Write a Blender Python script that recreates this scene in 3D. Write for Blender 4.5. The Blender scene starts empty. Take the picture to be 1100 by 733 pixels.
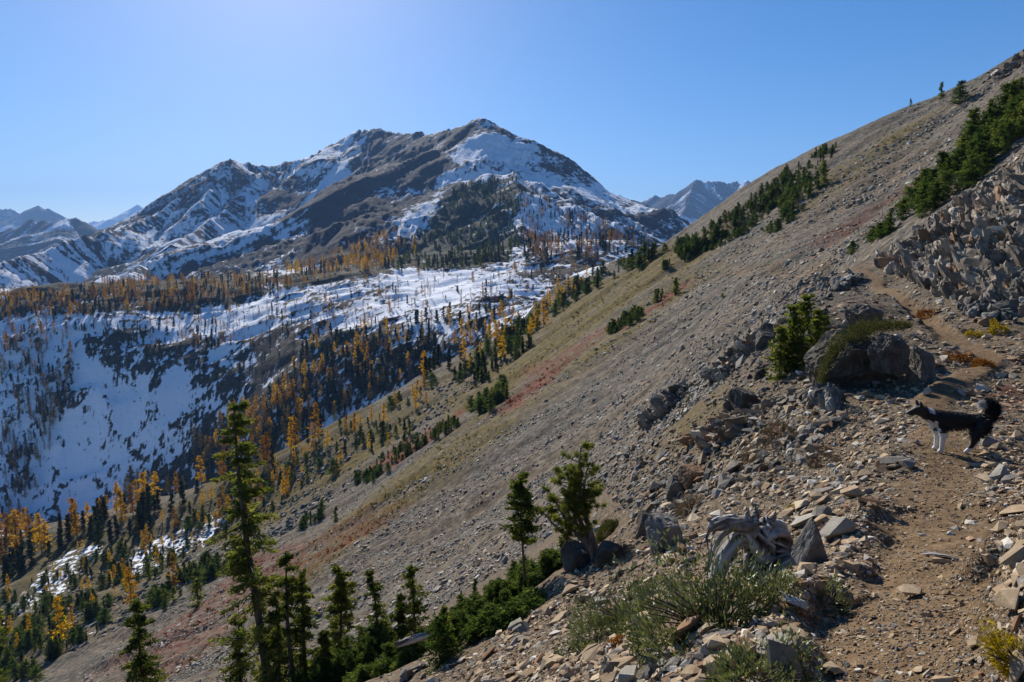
import bpy, bmesh, math, random
import numpy as np
from mathutils import Vector, Matrix, noise as mnoise

S = bpy.context.scene
COL = S.collection
PI = math.pi
R = math.radians

# ------------------------------------------------------------------ camera
CAM_Z = 1.65
FOC = 733.3                       # focal length in pixels of the 1100 px wide photograph (24 mm lens)
PITCH = R(6.7)
cd = bpy.data.cameras.new('camera')
cd.lens = 24.0; cd.sensor_width = 36.0
cd.clip_start = 0.05; cd.clip_end = 60000
HAZE = 0.00009
cam = bpy.data.objects.new('camera', cd); COL.objects.link(cam)
cam.location = (0, 0, CAM_Z)
cam.rotation_euler = (PI / 2 - PITCH, 0, 0)
S.camera = cam

# ------------------------------------------------------------------ sky, sun, exposure
SUN_AZ, SUN_EL = R(-19), R(30.5)     # azimuth from +Y (negative = left), elevation
w = bpy.data.worlds.new('World'); S.world = w; w.use_nodes = True
nt = w.node_tree; nt.nodes.clear()
sky = nt.nodes.new('ShaderNodeTexSky'); sky.sky_type = 'NISHITA'; sky.sun_disc = False
sky.sun_elevation = SUN_EL; sky.sun_rotation = SUN_AZ
sky.altitude = 2100; sky.air_density = 1.0; sky.dust_density = 1.4; sky.ozone_density = 2.5
bg = nt.nodes.new('ShaderNodeBackground'); bg.inputs[1].default_value = 0.076
wo = nt.nodes.new('ShaderNodeOutputWorld')
hs = nt.nodes.new('ShaderNodeHueSaturation'); hs.inputs['Saturation'].default_value = 1.38; hs.inputs['Hue'].default_value = .503
nt.links.new(sky.outputs[0], hs.inputs['Color']); nt.links.new(hs.outputs[0], bg.inputs[0]); nt.links.new(bg.outputs[0], wo.inputs[0])
sl = bpy.data.lights.new('sun', 'SUN'); sl.energy = 5.0; sl.angle = R(0.53); sl.color = (1.0, 0.93, 0.82)
so = bpy.data.objects.new('sun', sl); COL.objects.link(so)
sdir = Vector((math.sin(SUN_AZ) * math.cos(SUN_EL), math.cos(SUN_AZ) * math.cos(SUN_EL), math.sin(SUN_EL)))
so.rotation_euler = sdir.to_track_quat('Z', 'Y').to_euler(); so.location = (-30, 60, 60)
S.view_settings.view_transform = 'Standard'; S.view_settings.look = 'None'
S.view_settings.exposure = 0.66; S.view_settings.gamma = 1.0
S.view_settings.use_curve_mapping = False
S.cycles.volume_bounces = 0
S.cycles.max_bounces = 5; S.cycles.diffuse_bounces = 2; S.cycles.glossy_bounces = 1
S.cycles.transparent_max_bounces = 4

# ------------------------------------------------------------------ pixel <-> direction
CP, SP = math.cos(PITCH), math.sin(PITCH)
def uv(px, py):
    a = (px - 550) / FOC; b = (366.5 - py) / FOC
    fy = CP + b * SP; fz = -SP + b * CP
    return a / fy, fz / fy
def pt(px, py, Y):
    u, v = uv(px, py)
    return np.array([u * Y, Y, CAM_Z + v * Y])

# ------------------------------------------------------------------ noise
def _h(ix, iy, seed):
    n = (ix.astype(np.int64) * 374761393 + iy.astype(np.int64) * 668265263 + seed * 974634211) & 0xffffffff
    n = ((n ^ (n >> 13)) * 1274126177) & 0xffffffff
    n = n ^ (n >> 16)
    return (n & 0xffff).astype(np.float64) / 32767.5 - 1.0
def vn(x, y, seed=0):
    x = np.asarray(x, float); y = np.asarray(y, float)
    xi = np.floor(x); yi = np.floor(y); fx = x - xi; fy = y - yi
    fx = fx * fx * fx * (fx * (fx * 6 - 15) + 10); fy = fy * fy * fy * (fy * (fy * 6 - 15) + 10)
    a = _h(xi, yi, seed); b = _h(xi + 1, yi, seed); c = _h(xi, yi + 1, seed); d = _h(xi + 1, yi + 1, seed)
    return (a + (b - a) * fx) * (1 - fy) + (c + (d - c) * fx) * fy
def fbm(x, y, octv=4, seed=0, gain=0.5):
    s = 0; a = 1.0; t = 0
    for i in range(octv):
        s = s + a * vn(x * 2 ** i + 17.3 * i, y * 2 ** i - 9.1 * i, seed + i); t += a; a *= gain
    return s / t
def sstep(a, b, x):
    t = np.clip((x - a) / (b - a), 0, 1); return t * t * (3 - 2 * t)

# ------------------------------------------------------------------ terrain: surveyed points (photo pixel, distance)
CTRL = [
 # shoulder with the trail
 (980,733,2.5),(850,733,2.8),(700,733,3.6),(560,733,5.2),(1090,733,2.3),(1020,660,3.2),(990,600,4.3),(1090,600,4.4),
 (860,640,4.6),(780,640,5.4),(650,660,6.8),(560,690,7.4),(480,725,7.8),(810,600,6.2),(880,560,6.2),(690,580,9.3),
 (600,600,11.5),(1020,487,7.8),(1090,500,7.8),(940,480,8.4),(860,510,9.2),(1090,430,11),(990,420,11.5),(940,440,11),
 (1064,384,14.5),(1013,359,18.5),(985,344,22),(950,307,31),(917,281,40),(1095,350,17.5),
 (1095,250,25),(1095,180,32),(1095,120,52),(1040,250,32),(1000,240,42),(1000,280,33),(955,272,41),
 (850,420,13.5),(800,470,13.5),(750,510,13.5),(700,545,13),(880,345,22),(890,310,32),(850,330,31),(800,400,25),(760,440,28),
 (700,480,33),(650,520,36),
 # ground dropping away left of the shoulder
 (450,690,14),(285,765,20),(370,715,20),(560,640,12.5),(150,800,26),(0,800,40),
 # the big scree slope
 (600,540,44),(450,640,46),(300,690,58),(150,733,66),(600,450,78),(500,550,68),(480,475,100),(665,310,150),(200,680,80),
 (100,705,90),(140,640,125),(60,610,180),(0,733,100),(0,640,170),(750,350,80),(800,300,76),(870,255,84),(800,250,125),(930,240,80),
 (700,420,64),(600,390,110),(560,430,95),(390,540,100),(300,590,110),(740,290,125),
 # ridge line
 (830,217,215),(895,168,190),(960,127,165),(1025,98,145),(1100,55,130),(770,256,240),(720,273,265),(680,278,285),(640,292,300),(1000,150,105),
 (900,200,110),(1060,110,100),
 # lower valley side
 (560,347,285),(620,330,230),(480,392,240),(400,440,235),(300,490,230),(200,530,235),(100,552,250),(0,580,275),(500,430,150),(400,500,150),(250,570,170),(350,470,200),
 # far side of the valley
 (100,530,392),(0,555,385),(200,500,388),(100,450,430),(0,440,448),(0,330,560),(100,342,505),(200,430,418),(200,345,500),(300,400,395),(300,312,530),
 (400,370,370),(450,335,390),(450,287,560),(550,320,400),(550,292,500),(620,295,450),(500,362,335),(300,440,355),
 (330,290,640),(400,280,680),(200,312,800),(60,318,800),(620,262,640),(680,262,560),
]
CU = [uv(a, b) + (math.log(y),) for a, b, y in CTRL]
def zpt(u, Y, z): return (u, (z - CAM_Z) / Y, math.log(Y))
CU += [zpt(.38,320,-5), zpt(.56,240,8), zpt(.75,200,15), zpt(.95,190,20), zpt(.23,340,-25), zpt(.14,370,-30), zpt(1.0,130,60), zpt(1.1,50,24),
       zpt(1.05,20,5), zpt(1.1,8,.8), zpt(1.1,3,.5), zpt(.6,1.0,0.05), zpt(0,1.0,-.1), zpt(-.6,1.0,-.5), zpt(-1.1,1.0,-.8), zpt(-1.1,3,-2.4), zpt(-.6,3,-1.8),
       zpt(-1.1,10,-9), zpt(-.7,9,-5.6), zpt(-1.1,30,-26), zpt(-1.1,100,-75), zpt(-1.1,200,-115), zpt(-1.1,350,-115), zpt(-1.1,600,-40),
       zpt(-.4,300,-122), zpt(-.75,330,-136), zpt(-.2,290,-84), zpt(-.05,290,-52), zpt(-.2,4,-1.6), zpt(0.3,2,-.15),
       zpt(.5,450,-60), zpt(.8,450,-60), zpt(1.1,450,-60), zpt(.3,600,-20), zpt(.7,900,-100), zpt(1.1,900,-100), zpt(.3,1100,-60), zpt(-1.1,1100,-60), zpt(0,1100,-30), zpt(-.5,1100,-50),
       zpt(.7,3000,-200), zpt(-1.1,3000,-200), zpt(0,3000,-200)]
CU = np.array(CU)
def _phi(r2): return 0.5 * r2 * np.log(r2 + 1e-9)
def _fit(C, reg=2e-4):
    n = len(C); d2 = (C[:, None, 0] - C[None, :, 0]) ** 2 + (C[:, None, 2] - C[None, :, 2]) ** 2
    K = _phi(d2) + reg * np.eye(n); P = np.c_[np.ones(n), C[:, 0], C[:, 2]]
    A = np.block([[K, P], [P.T, np.zeros((3, 3))]])
    return np.linalg.solve(A, np.r_[C[:, 1], np.zeros(3)])
WT = _fit(CU)
def base_v(u, L):
    sh = u.shape; u = u.ravel(); L = L.ravel(); o = np.full(u.shape, WT[-3]) + WT[-2] * u + WT[-1] * L
    for i, c in enumerate(CU):
        o += WT[i] * _phi((u - c[0]) ** 2 + (L - c[2]) ** 2)
    return o.reshape(sh)

# ------------------------------------------------------------------ mountain: ridge lines (photo pixel, distance) with falling sides
def ridge(pts, s): return (np.array([pt(*p) for p in pts]), s)
MTN = [
 ridge([(-200,330,900),(-60,300,1050),(0,287,1120),(55,272,1230),(110,256,1340),(135,244,1400),(160,228,1480),(200,202,1600),(250,169,1720),(280,171,1760),(300,171,1770),(330,167,1780),(355,158,1800),(380,143,1820),(400,138,1820),(420,141,1780),(455,143,1700),(470,141,1650),(490,135,1560),(515,127,1480)], .72),
 ridge([(515,127,1480),(525,133,1460),(540,147,1430),(560,167,1390),(580,181,1350),(600,193,1310),(640,214,1230),(660,226,1180),(700,251,1080),(740,275,1000),(800,300,950)], .60),
 ridge([(515,127,1480),(500,155,1400),(475,187,1300),(445,217,1190),(415,250,1060),(385,278,930)], .62),
 ridge([(300,171,1770),(262,203,1600),(235,230,1450),(200,252,1300),(170,279,1120),(135,302,960)], .66),
 ridge([(440,262,960),(465,228,1010),(494,196,1050),(516,192,1060),(551,187,1060),(575,200,1010),(610,215,960),(640,235,900),(665,256,830),(690,272,760)], .55),
 ridge([(551,187,1060),(560,215,900),(560,245,790),(540,272,690)], .55),
 ridge([(400,138,1820),(395,170,1650),(375,205,1480)], .8),
 ridge([(250,169,1720),(235,195,1600),(215,215,1500)], .8),
 ridge([(455,143,1700),(440,175,1560),(420,205,1420)], .8),
]
def mtn_z(x, y):
    best = np.full(x.shape, -1e9); T = np.zeros(x.shape); D = np.zeros(x.shape); off = 0.
    for P, s in MTN:
        for i in range(len(P) - 1):
            a, b = P[i], P[i + 1]; dx, dy = b[0] - a[0], b[1] - a[1]; l2 = dx * dx + dy * dy
            t = np.clip(((x - a[0]) * dx + (y - a[1]) * dy) / l2, 0, 1)
            d = np.hypot(x - a[0] - t * dx, y - a[1] - t * dy)
            z = a[2] + t * (b[2] - a[2]) - s * d + d * d * 0.00016
            m = (z > best) & (d < 1500); best = np.where(m, z, best); T = np.where(m, off + t * math.sqrt(l2), T); D = np.where(m, d, D)
            off += math.sqrt(l2)
        off += 900
    return best, T, D

# ------------------------------------------------------------------ the terrain grid: columns of direction, rows of distance
NU, U0, U1 = 1224, -1.35, 1.35
us = np.linspace(U0, U1, NU)
LN = np.log(np.array([0.5, 2600.0]))
NR = 1560
Ls = np.linspace(LN[0], LN[1], NR)
UG, LG = np.meshgrid(us, Ls)
YG = np.exp(LG); XG = UG * YG
# coarse base, then bilinear upsampling of v
cu = np.linspace(U0, U1, 250); cl = np.linspace(LN[0], LN[1], 320)
cv = base_v(*np.meshgrid(cu, cl))
def coarse(u, L):
    fi = np.clip((u - U0) / (U1 - U0) * 249, 0, 248.999); fj = np.clip((L - LN[0]) / (LN[1] - LN[0]) * 319, 0, 318.999)
    i = fi.astype(int); j = fj.astype(int); a = fi - i; b = fj - j
    return (cv[j, i] * (1 - a) + cv[j, i + 1] * a) * (1 - b) + (cv[j + 1, i] * (1 - a) + cv[j + 1, i + 1] * a) * b
ZB = CAM_Z + coarse(UG, LG) * YG
ZM = np.full(ZB.shape, -1e9); TM = np.zeros(ZB.shape); DM = np.zeros(ZB.shape)
r0 = int(np.searchsorted(Ls, math.log(520)))
ZM[r0:], TM[r0:], DM[r0:] = mtn_z(XG[r0:], YG[r0:])
MT = sstep(-25, 25, ZM - ZB) * sstep(math.log(540), math.log(700), LG)   # 1 on the mountain
k = 14.0
def smax(a, b, k):
    h = np.clip(0.5 + 0.5 * (a - b) / k, 0, 1); return b + (a - b) * h + k * h * (1 - h)
ZG = np.where(ZM > -1e8, smax(ZM, ZB, k), ZB)
# ------------------------------------------------------------------ finding the ground
def grid_at(A, x, y):
    x = np.asarray(x, float); y = np.asarray(y, float)
    fi = np.clip((x / y - U0) / (U1 - U0) * (NU - 1), 0, NU - 1.001); fj = np.clip((np.log(y) - LN[0]) / (LN[1] - LN[0]) * (NR - 1), 0, NR - 1.001)
    i = fi.astype(int); j = fj.astype(int); a = fi - i; b = fj - j
    return (A[j, i] * (1 - a) + A[j, i + 1] * a) * (1 - b) + (A[j + 1, i] * (1 - a) + A[j + 1, i + 1] * a) * b
def gz(x, y): return float(grid_at(ZG, x, y))
def gn(x, y):
    e = np.asarray(y) * 0.012
    dx = (grid_at(ZG, x + e, y) - grid_at(ZG, x - e, y)) / (2 * e); dy = (grid_at(ZG, x, y + e) - grid_at(ZG, x, y - e)) / (2 * e)
    n = np.stack([-dx, -dy, np.ones_like(dx)], -1); return n / np.linalg.norm(n, axis=-1, keepdims=True)
VG = (ZG - CAM_Z) / YG
def hits(px, py, V=None, ymin=1.5):
    """where the line of sight of each photo pixel meets the ground: x, y (y = nan for the sky)"""
    V = VG if V is None else V
    px = np.asarray(px, float); py = np.asarray(py, float)
    u, v = uv(px, py); ci = np.clip(np.round((u - U0) / (U1 - U0) * (NU - 1)).astype(int), 0, NU - 1)
    j0 = int(np.searchsorted(Ls, math.log(ymin)))
    Y = np.full(u.shape, np.nan)
    for s in range(0, len(u), 4000):
        c = V[j0:, ci[s:s + 4000]] >= v[None, s:s + 4000]
        k = c.argmax(0); ok = c.any(0); k = np.where(ok, k, 1)
        kk = np.maximum(k, 1); cc = ci[s:s + 4000]
        v1 = V[j0 + kk, cc]; v0 = V[j0 + kk - 1, cc]; f = np.clip((v[s:s + 4000] - v0) / np.where(abs(v1 - v0) < 1e-9, 1, v1 - v0), 0, 1)
        Y[s:s + 4000] = np.where(ok, np.exp(Ls[j0 + kk - 1] + f * (Ls[1] - Ls[0])), np.nan)
    return u * Y, Y
def hit(px, py):
    for k in range(30):                      # just under the skyline where the pixel is sky
        x, y = hits(np.array([px]), np.array([py + 1.5 * k]))
        if y[0] == y[0]: break
    return float(x[0]), float(y[0])
def inpoly(x, y, P):
    r = np.zeros(x.shape, bool); n = len(P)
    for i in range(n):
        x1, y1 = P[i]; x2, y2 = P[(i + 1) % n]
        c = (y1 > y) != (y2 > y)
        r ^= c & (x < (x2 - x1) * (y - y1) / (y2 - y1 + 1e-12) + x1)
    return r
def dist_line(x, y, P):
    d = np.full(x.shape, 1e9)
    for (ax, ay), (bx, by) in zip(P[:-1], P[1:]):
        dx, dy = bx - ax, by - ay; t = np.clip(((x - ax) * dx + (y - ay) * dy) / (dx * dx + dy * dy + 1e-9), 0, 1)
        d = np.minimum(d, np.hypot(x - ax - t * dx, y - ay - t * dy))
    return d

# ------------------------------------------------------------------ the trail
TRAIL = [hit(*p) for p in [(930,728),(975,660),(990,600),(1003,540),(1015,490),(1012,455),(1000,425)]]
tb = [hit(*p) for p in [(1066,386),(1049,375),(1013,360),(985,345),(962,323),(942,300),(920,285)]]
TRAIL = [(.75, 1.0)] + TRAIL + [(TRAIL[-1][0] + 1.2, TRAIL[-1][1] + 1.2)] + tb
far = [hit(*p) for p in [(880,284),(840,289),(800,291),(760,293)]]
TD = np.full(ZG.shape, 1e9)
rt = int(np.searchsorted(Ls, math.log(150)))
TD[:rt] = dist_line(XG[:rt], YG[:rt], TRAIL)
TF = np.full(ZG.shape, 1e9); TF[:rt] = dist_line(XG[:rt], YG[:rt], [tb[-1]] + far)
TW = np.where(YG < 10, .24, .17)
TD = TD + 0.10 * vn(XG * 2.2, YG * 2.2, 77) + 0.05 * vn(XG * 7, YG * 7, 78)
TMASK = sstep(TW + .22, TW - .05, TD)

# ------------------------------------------------------------------ rough detail, band by band
CELL = YG * (U1 - U0) / NU
near = 1 - sstep(math.log(250), math.log(330), LG)
def rows(lam): return max(2, int(np.searchsorted(Ls, math.log(max(1.0, lam / 0.0055)))))
DET = np.zeros(ZG.shape)
for lam, a_near, a_val, a_m in [(160,0,.02,.10),(70,.012,.03,.11),(30,.030,.045,.08),(13,.042,.06,.08),(6,.040,.06,.12),(2.6,.055,.07,0),(1.1,.075,.07,0),(.5,.085,0,0),(.22,.085,0,0),(.10,.09,0,0),(.045,.10,0,0)]:
    n = min(rows(lam), NR)
    j0 = 0 if lam < 150 else 400
    sl_ = slice(0, n)
    x, y = XG[sl_], YG[sl_]
    amp = (a_near * near[sl_] + a_val * (1 - near[sl_])) * (1 - MT[sl_]) + a_m * MT[sl_]
    if lam > 30: amp = amp * sstep(lam * .8, lam * 2, YG[sl_])
    nz = fbm(x / lam + 3.1 * lam, y / lam, 2, int(lam * 100))
    if lam < 40: nz = 0.6 * nz + 0.6 * (1 - 2 * np.abs(vn(x / lam * .8, y / lam * .8, int(lam * 100) + 50)) - .3)
    DET[sl_] += amp * lam * nz
# fall-line furrows of the scree (down the slope = -x)
a = sstep(25, 45, YG) * near * (1 - MT)
DET += a * (0.62 * vn(XG / 26, (YG + .25 * XG) / 5.5, 301) + 0.16 * vn(XG / 10, (YG + .25 * XG) / 2.0, 302))
# mountain gullies running down from the ridges
wob = 14 * vn(XG / 90, YG / 90, 41)
g1 = 1 - 2 * np.abs(vn((TM + wob) / 70, DM / 420, 42)); g2 = 1 - 2 * np.abs(vn((TM + wob * .6) / 26, DM / 200, 43)); g3 = 1 - 2 * np.abs(vn((TM + wob * .3) / 11, DM / 110, 44))
GUL = (0.6 * g1 + .4 * g2) * sstep(0, 120, DM)
DET += MT * (np.minimum(DM, 170) / 170) * (13 * g1 + 8 * g2 + 4.5 * g3)
RK = sstep(-.3, .4, fbm(XG / 110, YG / 110, 2, 58))
DET += MT * sstep(0, 40, DM) * (.25 + .6 * RK) * (4.0 * (1 - 2 * np.abs(vn(XG / 19, YG / 19, 55))) + 3.2 * (1 - 2 * np.abs(vn(XG / 9, YG / 9, 56))))
CR = fbm(TM / 16, np.zeros_like(TM), 3, 46)
DET += MT * 7 * CR * np.exp(-DM / 30)
# valley side: rock bands and hummocks
rb_ = (1 - near) * (1 - MT)
DET += rb_ * 2.2 * (1 - 2 * np.abs(vn((XG + .5 * YG) / 30, YG / 12, 51)))
# crag band above the trail (right) : steep blocky steps
def soft(P, feather, amp=0.35, lam=None):
    """soft mask of an area given by its outline in photo pixels, laid on the ground"""
    q = [hit(*p) for p in P]; q = [(a, b) for a, b in q if b == b]
    xs = [p[0] for p in q]; ys = [p[1] for p in q]; ex = feather * 3
    m = (XG > min(xs) - ex) & (XG < max(xs) + ex) & (YG > min(ys) - ex) & (YG < max(ys) + ex)
    o = np.zeros(XG.shape)
    if not m.any(): return o
    x = XG[m]; y = YG[m]; lam = lam or feather * 2.5
    x = x + feather * 1.2 * fbm(x / lam, y / lam, 3, 61); y = y + feather * 1.2 * fbm(x / lam + 40, y / lam, 3, 62)
    ins = inpoly(x, y, q); d = dist_line(x, y, q + q[:1])
    o[m] = sstep(-feather, feather, np.where(ins, d, -d)); return o
CRAG = soft([(950,278),(985,255),(1005,235),(1060,190),(1110,160),(1110,345),(1060,335),(1000,318),(965,295)], 1.2)
cx = (XG * .8 + YG * .6); cy = (-XG * .6 + YG * .8)
DET += CRAG * (1 - TMASK) * .5 * (1.0 * (1 - 2 * np.abs(vn(cx / 3.2, cy / 1.6, 71))) + .5 * (1 - 2 * np.abs(vn(cx / 1.3, cy / .7, 72))) + .25 * vn(cx / .5, cy / .3, 73))
DET = DET * (1 - .72 * TMASK) - .02 * TMASK
ZG = ZG + DET
DOGP = [hit(1003, 485), hit(1050, 485)]
m_ = YG < 14; dz = gz(*DOGP[0]); dd = np.full(ZG.shape, 9.); dd[m_] = dist_line(XG[m_], YG[m_], DOGP)      # a level tread under the dog
ZG = ZG + (dz - .02 - ZG) * .92 * sstep(.75, .2, dd)
TFM = sstep(1.5, .5, TF); ZG = ZG - .25 * TFM
VG = (ZG - CAM_Z) / YG

# ------------------------------------------------------------------ what covers the ground: areas on the ground
CN1 = fbm(UG * 34, LG * 34, 3, 81); CN2 = fbm(UG * 110, LG * 110, 3, 91); CN3 = fbm(UG * 300, LG * 300, 2, 95)
SNOW = np.where(MT > .5, .46, np.where(near > .5, -.6, .62))
def put(A, level, P, feather, **k):
    m = soft(P, feather, **k); return A * (1 - m) + level * m
SNOW = put(SNOW, .12, [(400,142),(455,146),(510,130),(500,158),(472,188),(442,218),(405,262),(335,285),(300,272),(338,225),(372,185)], 18)
SNOW = put(SNOW, .62, [(515,130),(640,216),(715,264),(660,262),(600,225),(560,192),(497,199),(440,258),(418,258),(448,218),(478,185),(503,160)], 18)
SNOW = put(SNOW, .58, [(0,300),(60,274),(135,248),(250,172),(240,225),(195,250),(165,280),(130,305)], 25)
SNOW = put(SNOW, .56, [(168,300),(205,255),(300,177),(392,148),(340,222),(290,277),(180,312)], 25)
SNOW = put(SNOW, .16, [(405,290),(440,266),(465,232),(494,199),(551,190),(566,205),(550,235),(560,262),(545,280),(490,288)], 14)
SNOW = put(SNOW, .66, [(568,207),(610,222),(710,268),(640,290),(560,284),(556,240)], 16)
SNOW = put(SNOW, .40, [(560,262),(600,268),(650,276),(640,288),(560,285)], 12)
SNOW = put(SNOW, .78, [(425,288),(520,291),(640,288),(610,305),(520,335),(445,345),(400,320)], 10)
SNOW = put(SNOW, .62, [(200,335),(300,312),(425,290),(445,345),(400,370),(300,380),(220,375)], 10)
SNOW = put(SNOW, .55, [(40,560),(60,470),(90,400),(200,385),(300,400),(240,450),(140,520),(90,560)], 8)
SNOW = put(SNOW, .38, [(200,390),(330,345),(420,380),(440,400),(330,450),(200,530),(140,540),(200,470)], 9)
SNOW = put(SNOW, .34, [(80,365),(150,352),(240,360),(230,385),(150,415),(110,400)], 6)
SNOW = put(SNOW, .50, [(0,345),(70,345),(80,400),(60,470),(30,560),(0,570)], 9)
SNOW = put(SNOW, .22, [(0,318),(150,300),(290,296),(300,310),(150,338),(0,345)], 14)
SNOW = put(SNOW, .12, [(290,300),(400,275),(430,270),(425,288),(330,308)], 14)
SNOW = put(SNOW, .62, [(425,345),(560,318),(600,305),(600,312),(540,345),(470,390),(440,395),(410,380)], 7)
SNOW = put(SNOW, .40, [(320,385),(430,350),(440,395),(400,425),(340,440)], 7)
SNOW = put(SNOW, .48, [(130,600),(175,570),(250,548),(235,575),(165,615),(140,625)], 4)
SNOW = put(SNOW, .42, [(0,690),(0,655),(60,600),(110,575),(125,590),(70,640)], 4)
SNOW = put(SNOW, .48, [(85,690),(110,672),(125,668),(100,695)], 3)
SNOW = put(SNOW, .40, [(440,395),(480,370),(500,372),(470,400)], 4)
rel = DET - np.where(MT > .5, 0, 0)
STK = vn((TM + wob * .4) / 15, DM / 260, 47) + .9 * vn((TM + wob * .2) / 7.5, DM / 120, 48)
SN = SNOW + (.15 - .08 * MT) * CN1 + (.30 - .12 * MT) * CN2 + .26 * CN3 + MT * .16 * STK
SN = SN + MT * (-.10 * GUL - .18 * g3 * sstep(20, 90, DM)) - (1 - MT) * (1 - near) * .06 * np.clip(DET, -3, 3)
SN = np.clip((SN - .5) * (2.4 - 1.1 * MT) + .5, 0, 1)
OLV = np.zeros(ZG.shape); RED = np.zeros(ZG.shape); DRK = np.zeros(ZG.shape)
OLV = put(OLV, 1.0, [(565,352),(640,300),(715,268),(790,240),(775,262),(650,345),(560,410),(520,440),(470,430)], 6)
OLV = put(OLV, .75, [(300,640),(450,545),(600,425),(700,345),(780,280),(740,290),(640,360),(540,430),(420,515),(310,600)], 5)
OLV = put(OLV, .55, [(860,235),(930,190),(1010,130),(1000,120),(920,165),(860,210)], 5)
OLV = put(OLV, .75, [(200,540),(300,470),(400,440),(480,395),(560,350),(540,380),(420,480),(300,560),(210,590)], 7)
OLV = put(OLV, .5, [(0,590),(100,560),(200,545),(200,600),(100,690),(0,730)], 6)
OLV = put(OLV, .45, [(700,470),(800,420),(850,440),(880,470),(800,500),(720,500)], .8)
RED = put(RED, 1.0, [(668,350),(720,312),(738,306),(715,325),(672,356)], 1.6)
RED = put(RED, .95, [(540,436),(575,408),(610,388),(590,412),(550,440)], 1.6)
RED = put(RED, .85, [(380,515),(440,470),(500,440),(480,462),(400,515)], 2.0)
RED = put(RED, .8, [(220,640),(262,602),(330,580),(300,610),(235,650)], 2.2)
RED = put(RED, .38, [(110,720),(200,660),(300,590),(400,545),(420,555),(300,640),(170,733)], 3)
RED = put(RED, .55, [(560,400),(620,370),(660,345),(640,370),(570,415)], 3)
RED = put(RED, .7, [(1070,425),(1100,415),(1100,440),(1075,440)], .3)
RED = put(RED, .5, [(860,270),(900,240),(1000,180),(980,200),(900,260)], 3)
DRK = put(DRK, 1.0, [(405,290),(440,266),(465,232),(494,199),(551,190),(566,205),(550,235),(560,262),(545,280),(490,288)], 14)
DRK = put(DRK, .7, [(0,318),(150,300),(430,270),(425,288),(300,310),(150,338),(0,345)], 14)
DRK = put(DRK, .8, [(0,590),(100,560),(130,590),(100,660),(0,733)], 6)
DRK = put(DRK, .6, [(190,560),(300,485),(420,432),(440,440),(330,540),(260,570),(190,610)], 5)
DRK = put(DRK, 1.0, [(1005,660),(1040,590),(1060,545),(1140,520),(1140,745),(1015,745)], .22)
OLV *= 1.25 * sstep(-.8, .2, CN1 * 1.1 + CN2 * .9 + .2); RED *= 1.2 * sstep(-.6, .3, CN1 + CN2 + .15)
GRY = sstep(16, 36, YG) * near * (1 - MT) * np.clip(1 - CRAG, 0, 1)        # grey scree as against the tan shoulder
STR = vn((YG + .25 * XG) / 3.2, XG / 45, 311) + .7 * vn((YG + .25 * XG) / 1.1, XG / 18, 312)
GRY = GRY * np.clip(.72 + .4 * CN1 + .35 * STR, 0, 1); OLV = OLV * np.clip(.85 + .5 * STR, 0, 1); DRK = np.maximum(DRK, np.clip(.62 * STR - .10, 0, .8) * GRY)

# ------------------------------------------------------------------ materials
def newmat(name, rough=.9, spec=.2):
    m = bpy.data.materials.new(name); m.use_nodes = True; b = m.node_tree.nodes['Principled BSDF']
    b.inputs['Roughness'].default_value = rough; b.inputs['Specular IOR Level'].default_value = spec
    return m, m.node_tree, b
class NT:
    def __init__(s, t): s.t = t
    def n(s, kind, **k):
        o = s.t.nodes.new(kind)
        for a, b in k.items(): setattr(o, a, b)
        return o
    def l(s, a, b): s.t.links.new(a, b)
    def math(s, op, a, b=0.0, clamp=False):
        o = s.n('ShaderNodeMath', operation=op); o.use_clamp = clamp
        for i, v in enumerate((a, b)):
            if isinstance(v, (int, float)): o.inputs[i].default_value = v
            else: s.l(v, o.inputs[i])
        return o.outputs[0]
    def noise(s, vec, scale, detail=4, rough=.6):
        o = s.n('ShaderNodeTexNoise'); o.inputs['Scale'].default_value = scale; o.inputs['Detail'].default_value = detail; o.inputs['Roughness'].default_value = rough
        s.l(vec, o.inputs['Vector']); return o.outputs['Fac']
    def vor(s, vec, scale, out='Color', feature='F1'):
        o = s.n('ShaderNodeTexVoronoi', feature=feature); o.inputs['Scale'].default_value = scale; s.l(vec, o.inputs['Vector']); return o.outputs[out]
    def ramp(s, f, els):
        o = s.n('ShaderNodeValToRGB'); e = o.color_ramp.elements
        e[0].position, e[0].color = els[0][0], (*els[0][1], 1); e[1].position, e[1].color = els[-1][0], (*els[-1][1], 1)
        for p, c in els[1:-1]:
            x = e.new(p); x.color = (*c, 1)
        s.l(f, o.inputs[0]); return o.outputs[0]
    def mix(s, f, a, b, mode='MIX'):
        o = s.n('ShaderNodeMix', data_type='RGBA', blend_type=mode)
        for i, v in ((0, f), (6, a), (7, b)):
            if isinstance(v, (int, float)): o.inputs[i].default_value = v
            elif isinstance(v, tuple): o.inputs[i].default_value = (*v, 1)
            else: s.l(v, o.inputs[i])
        return o.outputs[2]
    def hsv(s, c, val): 
        o = s.n('ShaderNodeHueSaturation'); s.l(c, o.inputs['Color']); s.l(val, o.inputs['Value']); return o.outputs[0]
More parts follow.
